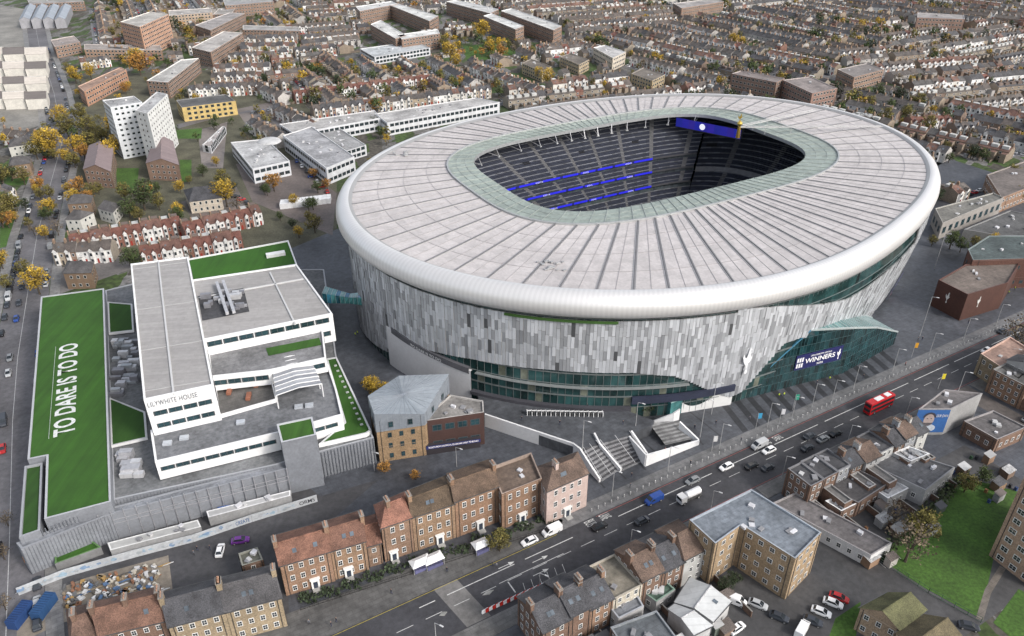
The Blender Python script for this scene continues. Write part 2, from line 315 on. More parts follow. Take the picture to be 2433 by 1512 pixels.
# ================= STADIUM
cS=np.array([50.0,285.0])
def fit(px,z,order):
    P=np.array([G(u,v,z) for u,v in px])-cS; a=np.arctan2(P[:,1],P[:,0]); r=np.hypot(P[:,0],P[:,1]); A=[np.ones_like(a)]
    for k in range(1,order+1): A+=[np.cos(k*a),np.sin(k*a)]
    return np.linalg.lstsq(np.array(A).T,r,rcond=None)[0]
gpx=[(828,440),(850,510),(920,580),(1050,640),(1200,679),(1400,694),(1600,687),(1800,659),(1995,605),(2108,549),(2188,462),(2200,410),(2160,340),(2064,287),(1902,248),(1750,232),(1600,230),(1400,240),(1200,275),(1000,330),(880,390)]
co=fit(gpx,43,4)
def R0(a):
    r=co[0]
    for k in range(1,5): r=r+co[2*k-1]*np.cos(k*a)+co[2*k]*np.sin(k*a)
    return r
def RP(a,off,z):
    r=R0(a)+off; return (cS[0]+r*math.cos(a),cS[1]+r*math.sin(a),z)
def foff(a,z):
    right=max(0,math.cos(a-math.radians(-20)))**2; base=1.5-4.5*right
    return base+(1.6+2.0*right-base)*min(1,(z/30))**.8
def FP(a,z,e=0): return RP(a,foff(a,z)+e,z)
grid=[]
for d in range(150*4,365*4):
    a=math.radians(d/4); p=FP(a,10); q=FP(a+.01,10); t=(q[0]-p[0],q[1]-p[1]); nn=(t[1],-t[0])
    if nn[0]*(-p[0])+nn[1]*(-p[1])>0: grid+= [(a,z) for z in range(0,37)]
gpr=np.array([PR(*FP(a,z)) for a,z in grid])
def RAY(u,v):
    k=np.argmin((gpr[:,0]-u)**2+(gpr[:,1]-v)**2); return grid[k]
stad=thing('football_stadium',(50,285,0),'huge oval football stadium with pale ribbed roof and silver panelled walls','stadium')
AX=math.radians(29.5); ax=(math.cos(AX),math.sin(AX)); nx=(-math.sin(AX),math.cos(AX))
def SE(t,cs,cn,a,b,e):
    c,s=math.cos(t),math.sin(t); r=((abs(c)/a)**e+(abs(s)/b)**e)**(-1/e); A=cs+r*c; B=cn+r*s
    return (A*ax[0]+B*nx[0],A*ax[1]+B*nx[1])
def OPEN(t): return SE(t,193.4,236.5,65,41.2,3.9)
def GLR(t): return SE(t,193.6,234.2,77.5,51.5,3.2)
NS=288
TT=[2*math.pi*i/NS for i in range(NS)]
OC=(193.8*ax[0]+236.5*nx[0],193.8*ax[1]+236.5*nx[1])
def rayhit(t):
    p=Vector(GLR(t)); d=Vector((p.x-OC[0],p.y-OC[1])).normalized()
    lo,hi=0,160
    for _ in range(24):
        m=(lo+hi)/2; q=p+d*m; rr=math.hypot(q.x-cS[0],q.y-cS[1]); aa=math.atan2(q.y-cS[1],q.x-cS[0])
        if rr<R0(aa): lo=m
        else: hi=m
    q=p+d*lo; return (q.x,q.y)
HIT=[rayhit(t) for t in TT]; GR=[GLR(t) for t in TT]; OP=[OPEN(t) for t in TT]
rb=MB(); NR=16
for i in range(NS):
    j=(i+1)%NS
    def L(a,b,f,z): return (a[0]+(b[0]-a[0])*f,a[1]+(b[1]-a[1])*f,z)
    for k in range(NR):
        f0,f1=k/NR,(k+1)/NR
        z0=42.6+.4*f0;z1=42.6+.4*f1
        g=.46+U(-.015,.015)-(.018 if k%2 else 0)
        rb.quad(L(GR[i],HIT[i],f0,z0),L(GR[j],HIT[j],f0,z0),L(GR[j],HIT[j],f1,z1),L(GR[i],HIT[i],f1,z1),'roofskin',(g*1.03,g*.965,g*.95))
    for f in (.25,.5,.75): rb.beam(L(GR[i],HIT[i],f,42.62+.4*f),L(GR[j],HIT[j],f,42.62+.4*f),.14,'steel',(.38,.36,.36))
    rb.quad(OP[i]+(40.9,),GR[i]+(41.4,),GR[j]+(41.4,),OP[j]+(40.9,),'dark',(.08,.08,.08))
    rb.quad(GR[i]+(41.4,),RP(math.atan2(HIT[i][1]-285,HIT[i][0]-50),-2,41.5),RP(math.atan2(HIT[j][1]-285,HIT[j][0]-50),-2,41.5),GR[j]+(41.4,),'dark',(.10,.10,.10))
    if i%4==2: rb.beam(L(GR[i],HIT[i],.02,42.64),L(GR[i],HIT[i],.98,43.02),.12,'steel',(.38,.36,.36))
mk('roof',rb,stad)
gb=MB()
for i in range(NS):
    j=(i+1)%NS
    q=lambda a,b,f:(a[0]+(b[0]-a[0])*f,a[1]+(b[1]-a[1])*f,42.3+.45*f)
    for k in range(6):
        f0,f1=k/6,(k+1)/6
        g=U(.85,1.12); gb.quad(q(OP[i],GR[i],f0),q(OP[j],GR[j],f0),q(OP[j],GR[j],f1),q(OP[i],GR[i],f1),'glassroof',(.26*g,.30*g,.265*g))
    gb.quad(OP[i]+(40.9,),OP[j]+(40.9,),OP[j]+(42.3,),OP[i]+(42.3,),'steel',(.35,.36,.37))
    if i%3==0: gb.beam(OP[i]+(42.42,),GR[i]+(42.85,),.2,'steel',(.36,.39,.37))
    for f in (.33,.66):
        a=q(OP[i],GR[i],f);b=q(OP[j],GR[j],f); gb.beam((a[0],a[1],a[2]+.06),(b[0],b[1],b[2]+.06),.14,'steel',(.36,.39,.37))
    a=GR[i]+(42.95,);b=GR[j]+(42.95,); gb.beam(a,b,.6,'steel',(.4,.41,.41))
mk('glass_roof_ring',gb,stad)
for k in range(72):
    i=k*4; b=MB(); a=GR[i]+(42.8,); c=HIT[i]+(43.15,); b.beam(a,c,.26,'steel',(.23,.225,.23)); a2=Vector(a);c2=Vector(c)
    d=(c2-a2); q=Vector((-d.y,d.x,0)).normalized()
    for s in (-1,1): b.beam(tuple(a2+q*s*.45-Vector((0,0,.12))),tuple(c2+q*s*.45-Vector((0,0,.12))),.2,'steel',(.46,.45,.45))
    mk('roof_rib',b,stad)
for (u,v) in ((1310,632),(945,366),(2050,275)):
    b=MB(); p=G(u,v,43)
    for k in range(14): b.box(p[0]+U(-4,4),p[1]+U(-3,3),43.05,U(.5,2.0),U(.4,1.0),U(.2,.6),.5,'steel',(.4,.4,.4))
    mk('roof_plant',b,stad)
NP=960; V=[];F=[];MK=[];CC=[]
prof=[(-.9,43.1),(.3,43.75),(1.6,43.8),(3.0,43.3),(4.2,42.3),(4.9,41.0),(5.1,39.5),(4.9,38.2),(4.3,37.1),(3.3,36.3),(2.4,35.7),(1.2,35.4)]
for (o_,z) in prof:
    for i in range(NP):
        a=2*math.pi*i/NP; V.append(RP(a,o_+(1.0*max(0,math.cos(a+math.radians(20)))**2 if z<36.5 else 0),z))
for k in range(len(prof)-1):
    for i in range(NP):
        F.append((k*NP+i,(k+1)*NP+i,(k+1)*NP+(i+1)%NP,k*NP+(i+1)%NP)); MK.append('rim'); g=.68 if i%2 else .64
        if k==0: g=.36
        CC.append((g,g*.985,g*.975))
me=raw('roof_rim',[tuple(np.array(v)-np.array((50,285,0))) for v in V],F,MK,CC,True); o=bpy.data.objects.new('roof_rim',me); COL.objects.link(o); o.parent=stad
def prof_of(px):
    L=sorted(((a%(2*math.pi)),z) for a,z in (RAY(u,v) for u,v in px)); return [l[0] for l in L],[l[1] for l in L]
ba,bz=prof_of([(818,690),(855,775),(890,815),(922,835),(932,800),(1125,852),(1300,876),(1500,884),(1600,890),(1640,907),(1700,932),(1735,942),(1760,928),(1800,884),(1860,818),(1900,800),(2000,800),(2105,785)])
ta,tz=prof_of([(1755,722),(1850,724),(1950,724),(2010,712),(2060,682),(2110,640),(2160,590)])
def zb(a):
    a%=2*math.pi
    if a<ba[0] or a>ba[-1]: return 3
    return float(np.interp(a,ba,bz))
def zt(a):
    a%=2*math.pi
    if a<ta[0]: return 34.6
    if a>ta[-1]: return float(max(22,tz[-1])) if a<ta[-1]+.05 else 34.6
    return float(np.interp(a,ta,tz))
cb=MB(); NC=640
for i in range(NC):
    a0=2*math.pi*i/NC; a1=2*math.pi*(i+1)/NC-.0006; am=(a0+a1)/2; z=zb(am); top=zt(am)
    first=True; ph=U(1.5,5)
    while z<top-.2:
        z2=min(top,z+(ph if first else random.choice([3.2,3.8,4.6]))); first=False
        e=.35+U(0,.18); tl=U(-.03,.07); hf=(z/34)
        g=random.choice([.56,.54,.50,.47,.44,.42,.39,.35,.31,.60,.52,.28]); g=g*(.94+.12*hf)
        if rnd()<.015: g=.09
        dz=.05
        A=FP(a0,z+dz,e-tl);B=FP(a1,z+dz,e+tl);Cc=FP(a1,z2,e+tl);D=FP(a0,z2,e-tl)
        cb.quad(A,B,Cc,D,'clad',(g*.97,g,g*1.05))
        A0=FP(a0,z+dz,0);B0=FP(a1,z+dz,0);C0=FP(a1,z2,0);D0=FP(a0,z2,0)
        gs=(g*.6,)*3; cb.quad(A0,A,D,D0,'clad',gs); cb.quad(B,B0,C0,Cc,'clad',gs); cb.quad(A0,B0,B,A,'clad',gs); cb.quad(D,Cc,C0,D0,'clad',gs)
        z=z2
mk('cladding',cb,stad)
wb=MB(); NW=300
lv=[0,4,8,12,16,20,24,28,31,34.9]
for i in range(NW):
    a0=2*math.pi*i/NW;a1=2*math.pi*(i+1)/NW
    for k in range(len(lv)-1):
        g=U(.4,1.5); lit=(rnd()<.10 and k<4)
        wb.quad(FP(a0,lv[k],-.25),FP(a1,lv[k],-.25),FP(a1,lv[k+1],-.25),FP(a0,lv[k+1],-.25),'glass',(.13,.14,.11) if lit else (.016*g,.045*g,.045*g))
    wb.beam(FP(a0,0,-.2),FP(a0,34.8,-.2),.14,'steel',(.16,.18,.18))
    for z in lv[1:]: wb.beam(FP(a0,z,-.2),FP(a1,z,-.2),.2 if z%8 else .4,'steel',(.18,.2,.2))
mk('curtain_wall',wb,stad)
def arcwall(name,u0,v0,u1,v1,zlo,zhi,off,m,c,par=stad,n=40):
    a0=RAY(u0,v0)[0];a1=RAY(u1,v1)[0]; b=MB()
    if a1<a0:a0,a1=a1,a0
    f0=zlo if callable(zlo) else (lambda t:zlo); f1=zhi if callable(zhi) else (lambda t:zhi)
    for i in range(n):
        s,t=i/n,(i+1)/n; A=a0+(a1-a0)*s;B=a0+(a1-a0)*t
        b.quad(FP(A,f0(s),off),FP(B,f0(t),off),FP(B,f1(t),off),FP(A,f1(s),off),m,c); b.quad(FP(A,f1(s),off),FP(B,f1(t),off),FP(B,f1(t),-.3),FP(A,f1(s),-.3),m,c)
        b.quad(FP(A,f0(s),-.3),FP(B,f0(t),-.3),FP(B,f0(t),off),FP(A,f0(s),off),m,c)
    mk(name,b,par); return a0,a1
arcwall('plinth_wall',930,850,1122,900,0,lambda s:15-3.4*s,.7,'white',(.6,.6,.61))
arcwall('plinth_band',935,800,1118,870,lambda s:13.8-3.2*s,lambda s:15.8-3.2*s,.9,'dark',(.09,.09,.10))
arcwall('base_fascia',1122,900,1500,950,3.4,4.6,1.3,'dark',(.05,.05,.06))
arcwall('base_fascia',1500,950,1738,940,6.0,8.2,1.2,'dark',(.02,.025,.05))
arcwall('balcony_rail',1130,840,1640,880,11.2,11.5,.9,'steel',(.3,.32,.32))
P=GL([(1487,968),(1600,985),(1735,962),(1742,945),(1490,940)]); b=MB(); b.prism(ccw(P),0,4.6,'white',(.68,.68,.67)); mk('low_white_wall',b,stad)
tb=textmb('TO DARE IS TO DO',(0,0,0),(1,0,0),1,(0,1,0),'white',(.7,.7,.7),.01)
am_=RAY(940,830)[0]; ae_=RAY(1115,880)[0]
tb.v=[FP(am_+(ae_-am_)*(.3+.4*x),13.1-1.28*x+y*.95,1.0) for x,y,z in tb.v]; mk('lettering',tb,stad)
CK=[(.42,.18),(.50,.22),(.52,.38),(.62,.44),(.72,.56),(.72,.68),(.64,.62),(.60,.72),(.66,.80),(.60,.80),(.58,.88),(.70,.90),(.60,.93),(.56,1.0),(.50,.97),(.46,.90),(.44,.80),(.40,.70),(.34,.62),(.24,.66),(.16,.78),(.12,.66),(.18,.52),(.28,.40),(.38,.34)]
def emblem(p0,ex,ez,c,m='white'):
    b=MB(); p0=Vector(p0);ex=Vector(ex);ez=Vector(ez)
    b.face([tuple(p0+ex*x+ez*y) for x,y in CK],m,c)
    b.face([tuple(p0+ex*(.46+.10*math.cos(t*.5236))+ez*(.09+.09*math.sin(t*.5236))) for t in range(12)],m,c); return b
a,z=RAY(1768,880); p0=Vector(FP(a,z,1.3)); q=Vector(FP(a+.06,z,1.3)); ex=(q-p0).normalized()
mk('cockerel_emblem',emblem(p0-ex*3,ex*5.4,(0,0,9.5),(.68,.69,.71)),stad)
s0=RAY(2104,716);s1=RAY(2168,668); b=MB(); n=12
da=max(.08,min(.16,s1[0]-s0[0])); zl=s0[1]-.5
for i in range(n):
    A=s0[0]+da*i/n;B=s0[0]+da*(i+1)/n
    b.quad(FP(A,zl,1.3),FP(B,zl,1.3),FP(B,zl+9.5,1.3),FP(A,zl+9.5,1.3),'emit',(.012,.02,.12) if i<9 else (.05,.03,.2))
    b.quad(FP(A,zl,1.4),FP(B,zl,1.4),FP(B,zl+max(.5,3-.3*i),1.4),FP(A,zl+max(.6,3.3-.3*i),1.4),'emit',(.02,.22,.1) if i<4 else (.25,.03,.05))
mk('display_screen',b,stad)
b=MB(); A=s0[0]+da*.55
b.face([FP(A+.016*math.cos(t*.5236),zl+6+1.9*math.sin(t*.5236),1.5) for t in range(12)],'emit',(.25,.3,.5)); mk('screen_emblem',b,stad)
b=MB(); a0=RAY(1200,738)[0];a1=RAY(1470,748)[0]
for i in range(30):
    A=a0+(a1-a0)*i/30;B=a0+(a1-a0)*(i+1)/30; b.quad(FP(A,33.9,.9),FP(B,33.9,.9),FP(B,34.8,.8),FP(A,34.8,.8),'leaf',(.035,.09,.015))
mk('planting_strip',b,stad)
# ---- bowl
def BW(t,q,z): 
    p=SE(t,193.8,223,53+q*60,34+q*38,5-2.6*q); return (p[0],p[1],z)
tiers=[(0,.27,1,10),(.245,.36,13.2,16.2),(.34,.45,18.6,21.4),(.43,.98,23.6,41)]
NT=240; SA=math.radians(38)
def seat(mb,t0,t1,q0,q1,z0,z1,rows,i):
    d=(q1-q0)/rows; h=(z1-z0)/rows
    aisle=(i%9==0)
    for r in range(rows):
        a=q0+d*r;b_=a+d; z=z0+h*r
        vom=(r in (rows//3,rows//3+1) and i%18 in(4,5) and rows>12)
        v=U(.7,1.4)
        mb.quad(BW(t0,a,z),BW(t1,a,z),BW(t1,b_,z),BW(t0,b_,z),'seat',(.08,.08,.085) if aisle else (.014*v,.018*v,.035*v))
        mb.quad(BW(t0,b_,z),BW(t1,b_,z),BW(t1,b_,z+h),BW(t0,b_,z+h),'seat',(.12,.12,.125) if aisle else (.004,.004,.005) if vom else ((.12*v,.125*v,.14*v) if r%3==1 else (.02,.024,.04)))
stm=MB(); stS=MB(); rib=[MB() for _ in range(3)]
for i in range(NT):
    t0=2*math.pi*i/NT;t1=2*math.pi*(i+1)/NT; tm=((t0+t1)/2+math.pi)%(2*math.pi)-math.pi
    if abs(tm)<SA:
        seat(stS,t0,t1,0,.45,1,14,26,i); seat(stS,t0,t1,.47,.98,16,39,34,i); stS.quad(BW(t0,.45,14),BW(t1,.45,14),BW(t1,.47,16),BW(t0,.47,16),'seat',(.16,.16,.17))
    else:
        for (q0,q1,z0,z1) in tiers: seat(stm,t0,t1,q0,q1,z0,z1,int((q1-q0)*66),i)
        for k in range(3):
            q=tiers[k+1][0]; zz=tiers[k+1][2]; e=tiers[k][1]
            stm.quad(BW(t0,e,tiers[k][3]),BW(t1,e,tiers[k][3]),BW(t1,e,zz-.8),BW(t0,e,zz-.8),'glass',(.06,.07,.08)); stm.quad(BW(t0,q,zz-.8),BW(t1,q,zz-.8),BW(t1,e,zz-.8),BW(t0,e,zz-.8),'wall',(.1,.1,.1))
            on=.95<tm<2.6
            rib[k].quad(BW(t0,q-.004,zz-.8),BW(t1,q-.004,zz-.8),BW(t1,q-.004,zz+.15),BW(t0,q-.004,zz+.15),'emit' if on else 'wall',((.012,.012,.38) if i%7 else (.004,.004,.10)) if on else (.06,.06,.07))
    stm.quad(BW(t0,.98,39),BW(t1,.98,39),BW(t1,.98,42),BW(t0,.98,42),'dark',(.03,.03,.035))
mk('tiered_stand',stm,stad); mk('single_tier_stand',stS,stad)
for r in rib: mk('led_ribbon',r,stad)
for k in range(3):
    zz=tiers[k+1][2]; q=tiers[k+1][0]-.012
    for tc in (1.15,1.6,2.05):
        p0=Vector(BW(tc+.03,q,zz-.65));p1=Vector(BW(tc-.03,q,zz-.65)); mk('ribbon_lettering',textmb('COYS',p0,p1,.65,(0,0,1),'emit',(.5,.5,.65)),stad)
b=MB(); P=[SE(2*math.pi*i/60,193.8,223,53,34,6) for i in range(60)]; b.face([p+(.15,) for p in P],'grass',(.05,.16,.02)); mk('pitch',b,stad)
pA=Vector(G(1602,276,42)+(0,));pB=Vector(G(1757,306,42)+(0,)); b=MB(); dd=(pB-pA).normalized(); off=Vector((-dd.y,dd.x,0))*2.6
A=pA+off;B=pB+off
for i in range(10):
    p=A.lerp(B,i/10);q=A.lerp(B,(i+1)/10); b.quad((p.x,p.y,36.6),(q.x,q.y,36.6),(q.x,q.y,40.7),(p.x,p.y,40.7),'emit',(.008+.004*(i%3),.01,.16+.03*(i%2)))
b.quad((A.x,A.y,36.2),(B.x,B.y,36.2),(B.x,B.y,36.6),(A.x,A.y,36.6),'dark',(.02,.02,.02)); mk('display_screen',b,stad)
m_=A.lerp(B,.42)-off*.1; b=MB(); b.face([tuple(m_+dd*1.4*math.cos(k*.5236)+Vector((0,0,38.7+1.4*math.sin(k*.5236)))) for k in range(12)],'emit',(.6,.6,.68)); mk('screen_emblem',b,stad)
for i in range(0,NS,8):
    tm=TT[i]
    if .35<tm<2.9:
        b=MB(); p=Vector(OP[i]+(41.5,)); c=(Vector(OC+(0,))-Vector((p.x,p.y,0))).normalized(); e=p+c*1.5-Vector((0,0,3.5)); o2=p-c*9-Vector((0,0,.5))
        b.beam(tuple(p),tuple(e),.2,'steel',(.5,.5,.52)); b.beam(tuple(o2),tuple(e),.18,'steel',(.5,.5,.52)); b.box(e.x,e.y,e.z-.3,1.2,.35,.4,math.atan2(c.y,c.x)+1.57,'white',(.4,.4,.4),True); mk('floodlight_strut',b,stad)
b=MB()
for (a,c) in (((1757,302),(2095,300)),((1757,300),(1935,262))):
    A=Vector(G(*a,46)+(46,));B=Vector(G(*c,44.5)+(44.5,)); d=(B-A).normalized(); q=Vector((-d.y,d.x,0))*.8
    b.beam(tuple(A+q),tuple(B+q),.24,'white',(.5,.49,.48)); b.beam(tuple(A-q),tuple(B-q),.24,'white',(.5,.49,.48))
    n=22
    for k in range(n): b.beam(tuple(A.lerp(B,k/n)+q),tuple(A.lerp(B,(k+1)/n)-q),.12,'white',(.45,.45,.45))
    for k in range(0,n+1,4): p_=A.lerp(B,k/n); b.beam((p_.x,p_.y,42.6),tuple(p_),.2,'white',(.45,.45,.45))
mk('roof_gantry',b,stad)
p=G(1757,300,47); b=MB(); b.cyl(p[0],p[1],42,47,1.0,.6,'gold',(.6,.4,.1),10)
for k in range(6): 
    r0=1.1*math.sin(math.pi*k/6);r1=1.1*math.sin(math.pi*(k+1)/6); b.cyl(p[0],p[1],47+1.1*(1-math.cos(math.pi*k/6)),47+1.1*(1-math.cos(math.pi*(k+1)/6)),r0+.01,r1+.01,'gold',(.7,.5,.12),10,False)
e=emblem((p[0]-1.6,p[1],49),(3.2,0,0),(0,0,3.2),(.8,.55,.12),'gold'); b.v+= e.v; n0=len(b.v)-len(e.v); b.f+=[range(f.start+n0,f.stop+n0) for f in e.f]; b.m+=e.m; b.c+=e.c
mk('golden_cockerel',b,stad)
# entrance atrium: glass wedge swelling out of the wall
B0=[G(1738,955),G(1822,934),G(1896,914),G(2000,888),G(2062,854),G(2124,818)]; HZ=[.8,11,20.5,17.5,12.5,5]; DP=[2,8,15,16,14,9]
atr=MB(); fr=MB()
for i in range(5):
    a=B0[i];b2=B0[i+1]; n=10
    for k in range(n):
        s,t=k/n,(k+1)/n; A=(a[0]+(b2[0]-a[0])*s,a[1]+(b2[1]-a[1])*s);B=(a[0]+(b2[0]-a[0])*t,a[1]+(b2[1]-a[1])*t); hA=HZ[i]+(HZ[i+1]-HZ[i])*s;hB=HZ[i]+(HZ[i+1]-HZ[i])*t
        zz_=0
        while zz_<max(hA,hB):
            g=U(.4,1.6); za=min(zz_+3,hA);zb_=min(zz_+3,hB)
            if min(zz_,hA)<za or min(zz_,hB)<zb_: atr.quad(A+(min(zz_,hA),),B+(min(zz_,hB),),B+(zb_,),A+(za,),'glass',(.008*g,.03*g,.034*g))
            zz_+=3
        fr.beam(A+(0,),A+(hA,),.13,'steel',(.06,.12,.13))
        z=3
        while z<max(hA,hB):
            if z<min(hA,hB): fr.beam(A+(z,),B+(z,),.09,'steel',(.08,.14,.15))
            z+=3
        dA=DP[i]+(DP[i+1]-DP[i])*s;dB=DP[i]+(DP[i+1]-DP[i])*t
        cA=(Vector(cS)-Vector(A)).normalized(); bA=(A[0]+cA.x*dA,A[1]+cA.y*dA,hA+2.6); bB=(B[0]+cA.x*dB,B[1]+cA.y*dB,hB+2.6)
        atr.quad(A+(hA,),B+(hB,),bB,bA,'glass',(.03,.12,.2) if i<2 else ((.12,.22,.215) if k%2 else (.09,.18,.175))); fr.beam(A+(hA+.05,),(bA[0],bA[1],bA[2]+.05),.16,'steel',(.4,.45,.45))
        fr.beam(A+(hA+.1,),B+(hB+.1,),.5,'steel',(.08,.25,.38) if i<2 else (.45,.5,.5)); fr.beam(bA,bB,.4,'steel',(.45,.5,.5))
mk('entrance_glazing',atr,stad); mk('entrance_frame',fr,stad)
def lerpB(t):
    i=min(4,int(t));f=t-i; a=Vector(B0[i]).lerp(Vector(B0[i+1]),f); return a
a=lerpB(1.72);b2=lerpB(2.85); d=(b2-a).normalized(); nn=Vector((d.y,-d.x))*.35; a+=nn;b2+=nn
b=MB(); b.quad((a.x,a.y,6.4),(b2.x,b2.y,6.4),(b2.x,b2.y,12.0),(a.x,a.y,12.0),'white',(.012,.015,.09)); mk('winners_banner',b,stad)
def bt(s,t0,t1,z,h,c=(.85,.85,.85)):
    p=a.lerp(b2,t0)+nn*.3;q=a.lerp(b2,t1)+nn*.3; mk('banner_lettering',textmb(s,(p.x,p.y,z),(q.x,q.y,z),h,(0,0,1),'white',c,.015),stad)
bt('WINNERS',.2,.84,8.3,1.8); bt('UEFA EUROPA LEAGUE',.3,.75,10.6,.55); bt('2025',.46,.6,7.0,.7)
p=a.lerp(b2,.02)+nn*.3; q=a.lerp(b2,.17)+nn*.3; b=MB(); 
for k in range(6):
    x=p.lerp(q,(k%3)/3+.03);y=p.lerp(q,(k%3)/3+.26); zz=7.2+2.1*(k//3); b.quad((x.x,x.y,zz),(y.x,y.y,zz),(y.x,y.y,zz+1.7),(x.x,x.y,zz+1.5),'white',(.75,.75,.78))
mk('banner_emblem',b,stad)
e=emblem((a.lerp(b2,.87).x+nn.x*.3,a.lerp(b2,.87).y+nn.y*.3,7),(d.x*2.2,d.y*2.2,0),(0,0,4),(.85,.85,.85)); mk('cockerel_emblem',e,stad)
# ================= CLUB OFFICE (white building on lawn podium)
WH=(.75,.75,.75); MEM=(.31,.298,.29); TURF=(.026,.085,.007)
off=thing('office_building',G(340,950,0)+(0,),'white stepped office building with grey membrane roofs on grassed podium','office building')
podium=thing('supermarket_podium',G(100,1200,0)+(0,),'long grey podium building topped with artificial grass lawns','building')
def pb(nm,pts,z,z0,wm,wc,rm,rc,rim=None,par=.5,parent=podium,win=None,st=1,frame='dark',wz=None,pw=.5):
    return block(nm,None,None,GL(pts,z),z,z0,'flat',wall=wc,wm=wm,rm=rm,rc=rc,win=win,st=st,frame=frame,par=par,parent=parent,rimc=rim,wz=wz,pw=pw)
G1=(.19,.20,.22)
pb('x',[(97,705),(247,685),(264,1192),(105,1234),(110,1083),(65,1092)],12,0,'wall',G1,'turf',TURF,(.4,.41,.43),.3)
pb('x',[(58,1108),(101,1099),(95,1260),(45,1277)],10.5,0,'wall',G1,'turf',(.02,.065,.007),(.3,.31,.33),.6)
pb('x',[(250,690),(455,640),(500,640),(770,640),(800,850),(888,1040),(700,1090),(655,1105),(268,1188)],9,0,'wall',G1,'flat',(.15,.155,.16),(.35,.36,.38),.3)
pb('x',[(38,1290),(265,1205),(680,1098),(690,1112),(262,1222),(50,1305)],8.5,0,'wall',(.20,.21,.23),'flat',(.2,.21,.23),(.26,.27,.29),.2)
b=MB()
for (p_,q_,zz,n) in (((45,1277),(264,1195),10.4,26),((50,1305),(262,1222),8.4,26),((268,1188),(655,1105),8.9,50),((700,1092),(886,1042),8.9,24)):
    A=Vector(G(*p_,zz));B=Vector(G(*q_,zz)); d=(B-A).normalized(); nq=Vector((d.y,-d.x))*.1
    for k in range(n+1): q=A.lerp(B,k/n)+nq; b.beam((q.x,q.y,0),(q.x,q.y,zz-.1),.16,'wall',(.15,.16,.18))
mk('wall_rib',b,podium)
for q in ([(255,717),(314,722),(318,785),(258,792)],[(260,945),(345,978),(350,1040),(263,1060)]): pb('x',q,9.8,9,'white',WH,'turf',(.02,.065,.006),(.5,.5,.5),.2)
pb('x',[(775,852),(800,848),(882,1022),(870,1030),(757,1055),(818,1003)],10,8,'white',WH,'turf',TURF,(.55,.56,.57),.3)
pb('x',[(657,1008),(742,990),(752,1033),(668,1052)],17.5,0,'wall',(.17,.18,.20),'turf',(.03,.09,.009),(.45,.46,.48),.3)
pb('x',[(420,620),(685,571),(706,628),(455,670)],15,0,'white',WH,'turf',(.026,.095,.006),WH,.5,parent=off)
mk('skylight',(lambda b:(b.box(*G(655,605,15),14.5,7,2.4,1.2,.4,'white',(.75,.75,.75)),b)[1])(MB()),off)
pb('x',[(357,1022),(500,980),(495,868),(775,850),(800,925),(814,985),(660,1028),(368,1098)],15,9,'white',WH,'flat',(.155,.16,.17),WH,.9,parent=off,win=(3.4,1.3,3.6),st=1,wz=(10.3,14.8))
pb('x',[(490,808),(763,750),(775,850),(640,880),(500,895)],20,15,'white',WH,'flat',(.2,.2,.205),WH,.7,parent=off,win=(3.6,1.6,3.8),st=1,wz=(15.5,20))
b=MB(); b.face([p+(19.45,) for p in ccw(GL([(632,828),(758,803),(764,820),(638,846)],19.4))],'turf',TURF); mk('terrace_lawn',b,off)
P=GL([(508,890),(634,864),(656,950),(522,988)],15); b=MB(); b.face([p+(14.2,) for p in ccw(P)],'paving',(.10,.095,.09)); mk('terrace_deck',b,off)
b=MB()
for k in range(4):
    A=Vector(P[k]);B=Vector(P[(k+1)%4]); d=(B-A).normalized(); m_=(A+B)/2; b.box(m_.x,m_.y,14.15,(B-A).length,.35,2.2 if k!=2 else 1.2,math.atan2(d.y,d.x),'white',WH)
mk('courtyard_wall',b,off)
pb('x',[(455,665),(705,628),(790,745),(478,808)],25,15,'white',WH,'memb',MEM,WH,.45,parent=off,win=(4.2,1.7,4.5),st=2,frame='dark',wz=(16,25.5))
pb('x',[(310,627),(447,610),(507,914),(341,950)],26,9,'white',WH,'memb',MEM,WH,.45,parent=off,win=(3.4,1.5,3.7),st=3,frame='dark',wz=(11,23.0))
P=GL([(470,702),(578,682),(592,738),(480,760)],25); b=MB(); b.face([p+(24.62,) for p in ccw(P)],'flat',(.06,.06,.065)); mk('plant_deck',b,off)
for k in range(22):
    f,g_=U(.08,.92),U(.1,.9); A=Vector(P[0]).lerp(Vector(P[1]),f).lerp(Vector(P[3]).lerp(Vector(P[2]),f),g_); b=MB(); b.box(A.x,A.y,24.65,U(1,4.0),U(.6,1.6),U(.6,1.8),.2,'steel',random.choice([(.42,.42,.44),(.55,.55,.56),(.25,.25,.27)])); mk('air_handling_unit',b,off)
for a_,c_ in (((515,672),(540,745)),((530,668),(556,742))):
    b=MB(); A=G(*a_,26);B=G(*c_,26); b.beam(A+(26,),B+(26,),.9,'steel',(.5,.5,.52)); mk('duct',b,off)
for pl in ([(376,620),(412,935)],[(470,700),(720,655)],[(640,640),(700,762)]):
    b=MB(); A=G(*pl[0],26);B=G(*pl[1],26); z=26 if pl[0][0]<400 else 25; b.beam(A+(z-.3,),B+(z-.3,),.5,'white',(.5,.5,.5)); mk('roof_upstand',b,off)
for k in range(4):
    t=k/3; A=G(312+28*t,640+290*t,25.7);B=G(445+58*t,622+280*t,25.7); b=MB(); b.beam(A+(25.6,),B+(25.6,),.14,'white',(.4,.4,.4)); mk('roof_upstand',b,off)
P=[Vector(p) for p in GL([(643,858),(733,840),(764,910),(656,938)],19)]; b=MB(); 
mL=P[0].lerp(P[1],.5);mR=P[3].lerp(P[2],.5)
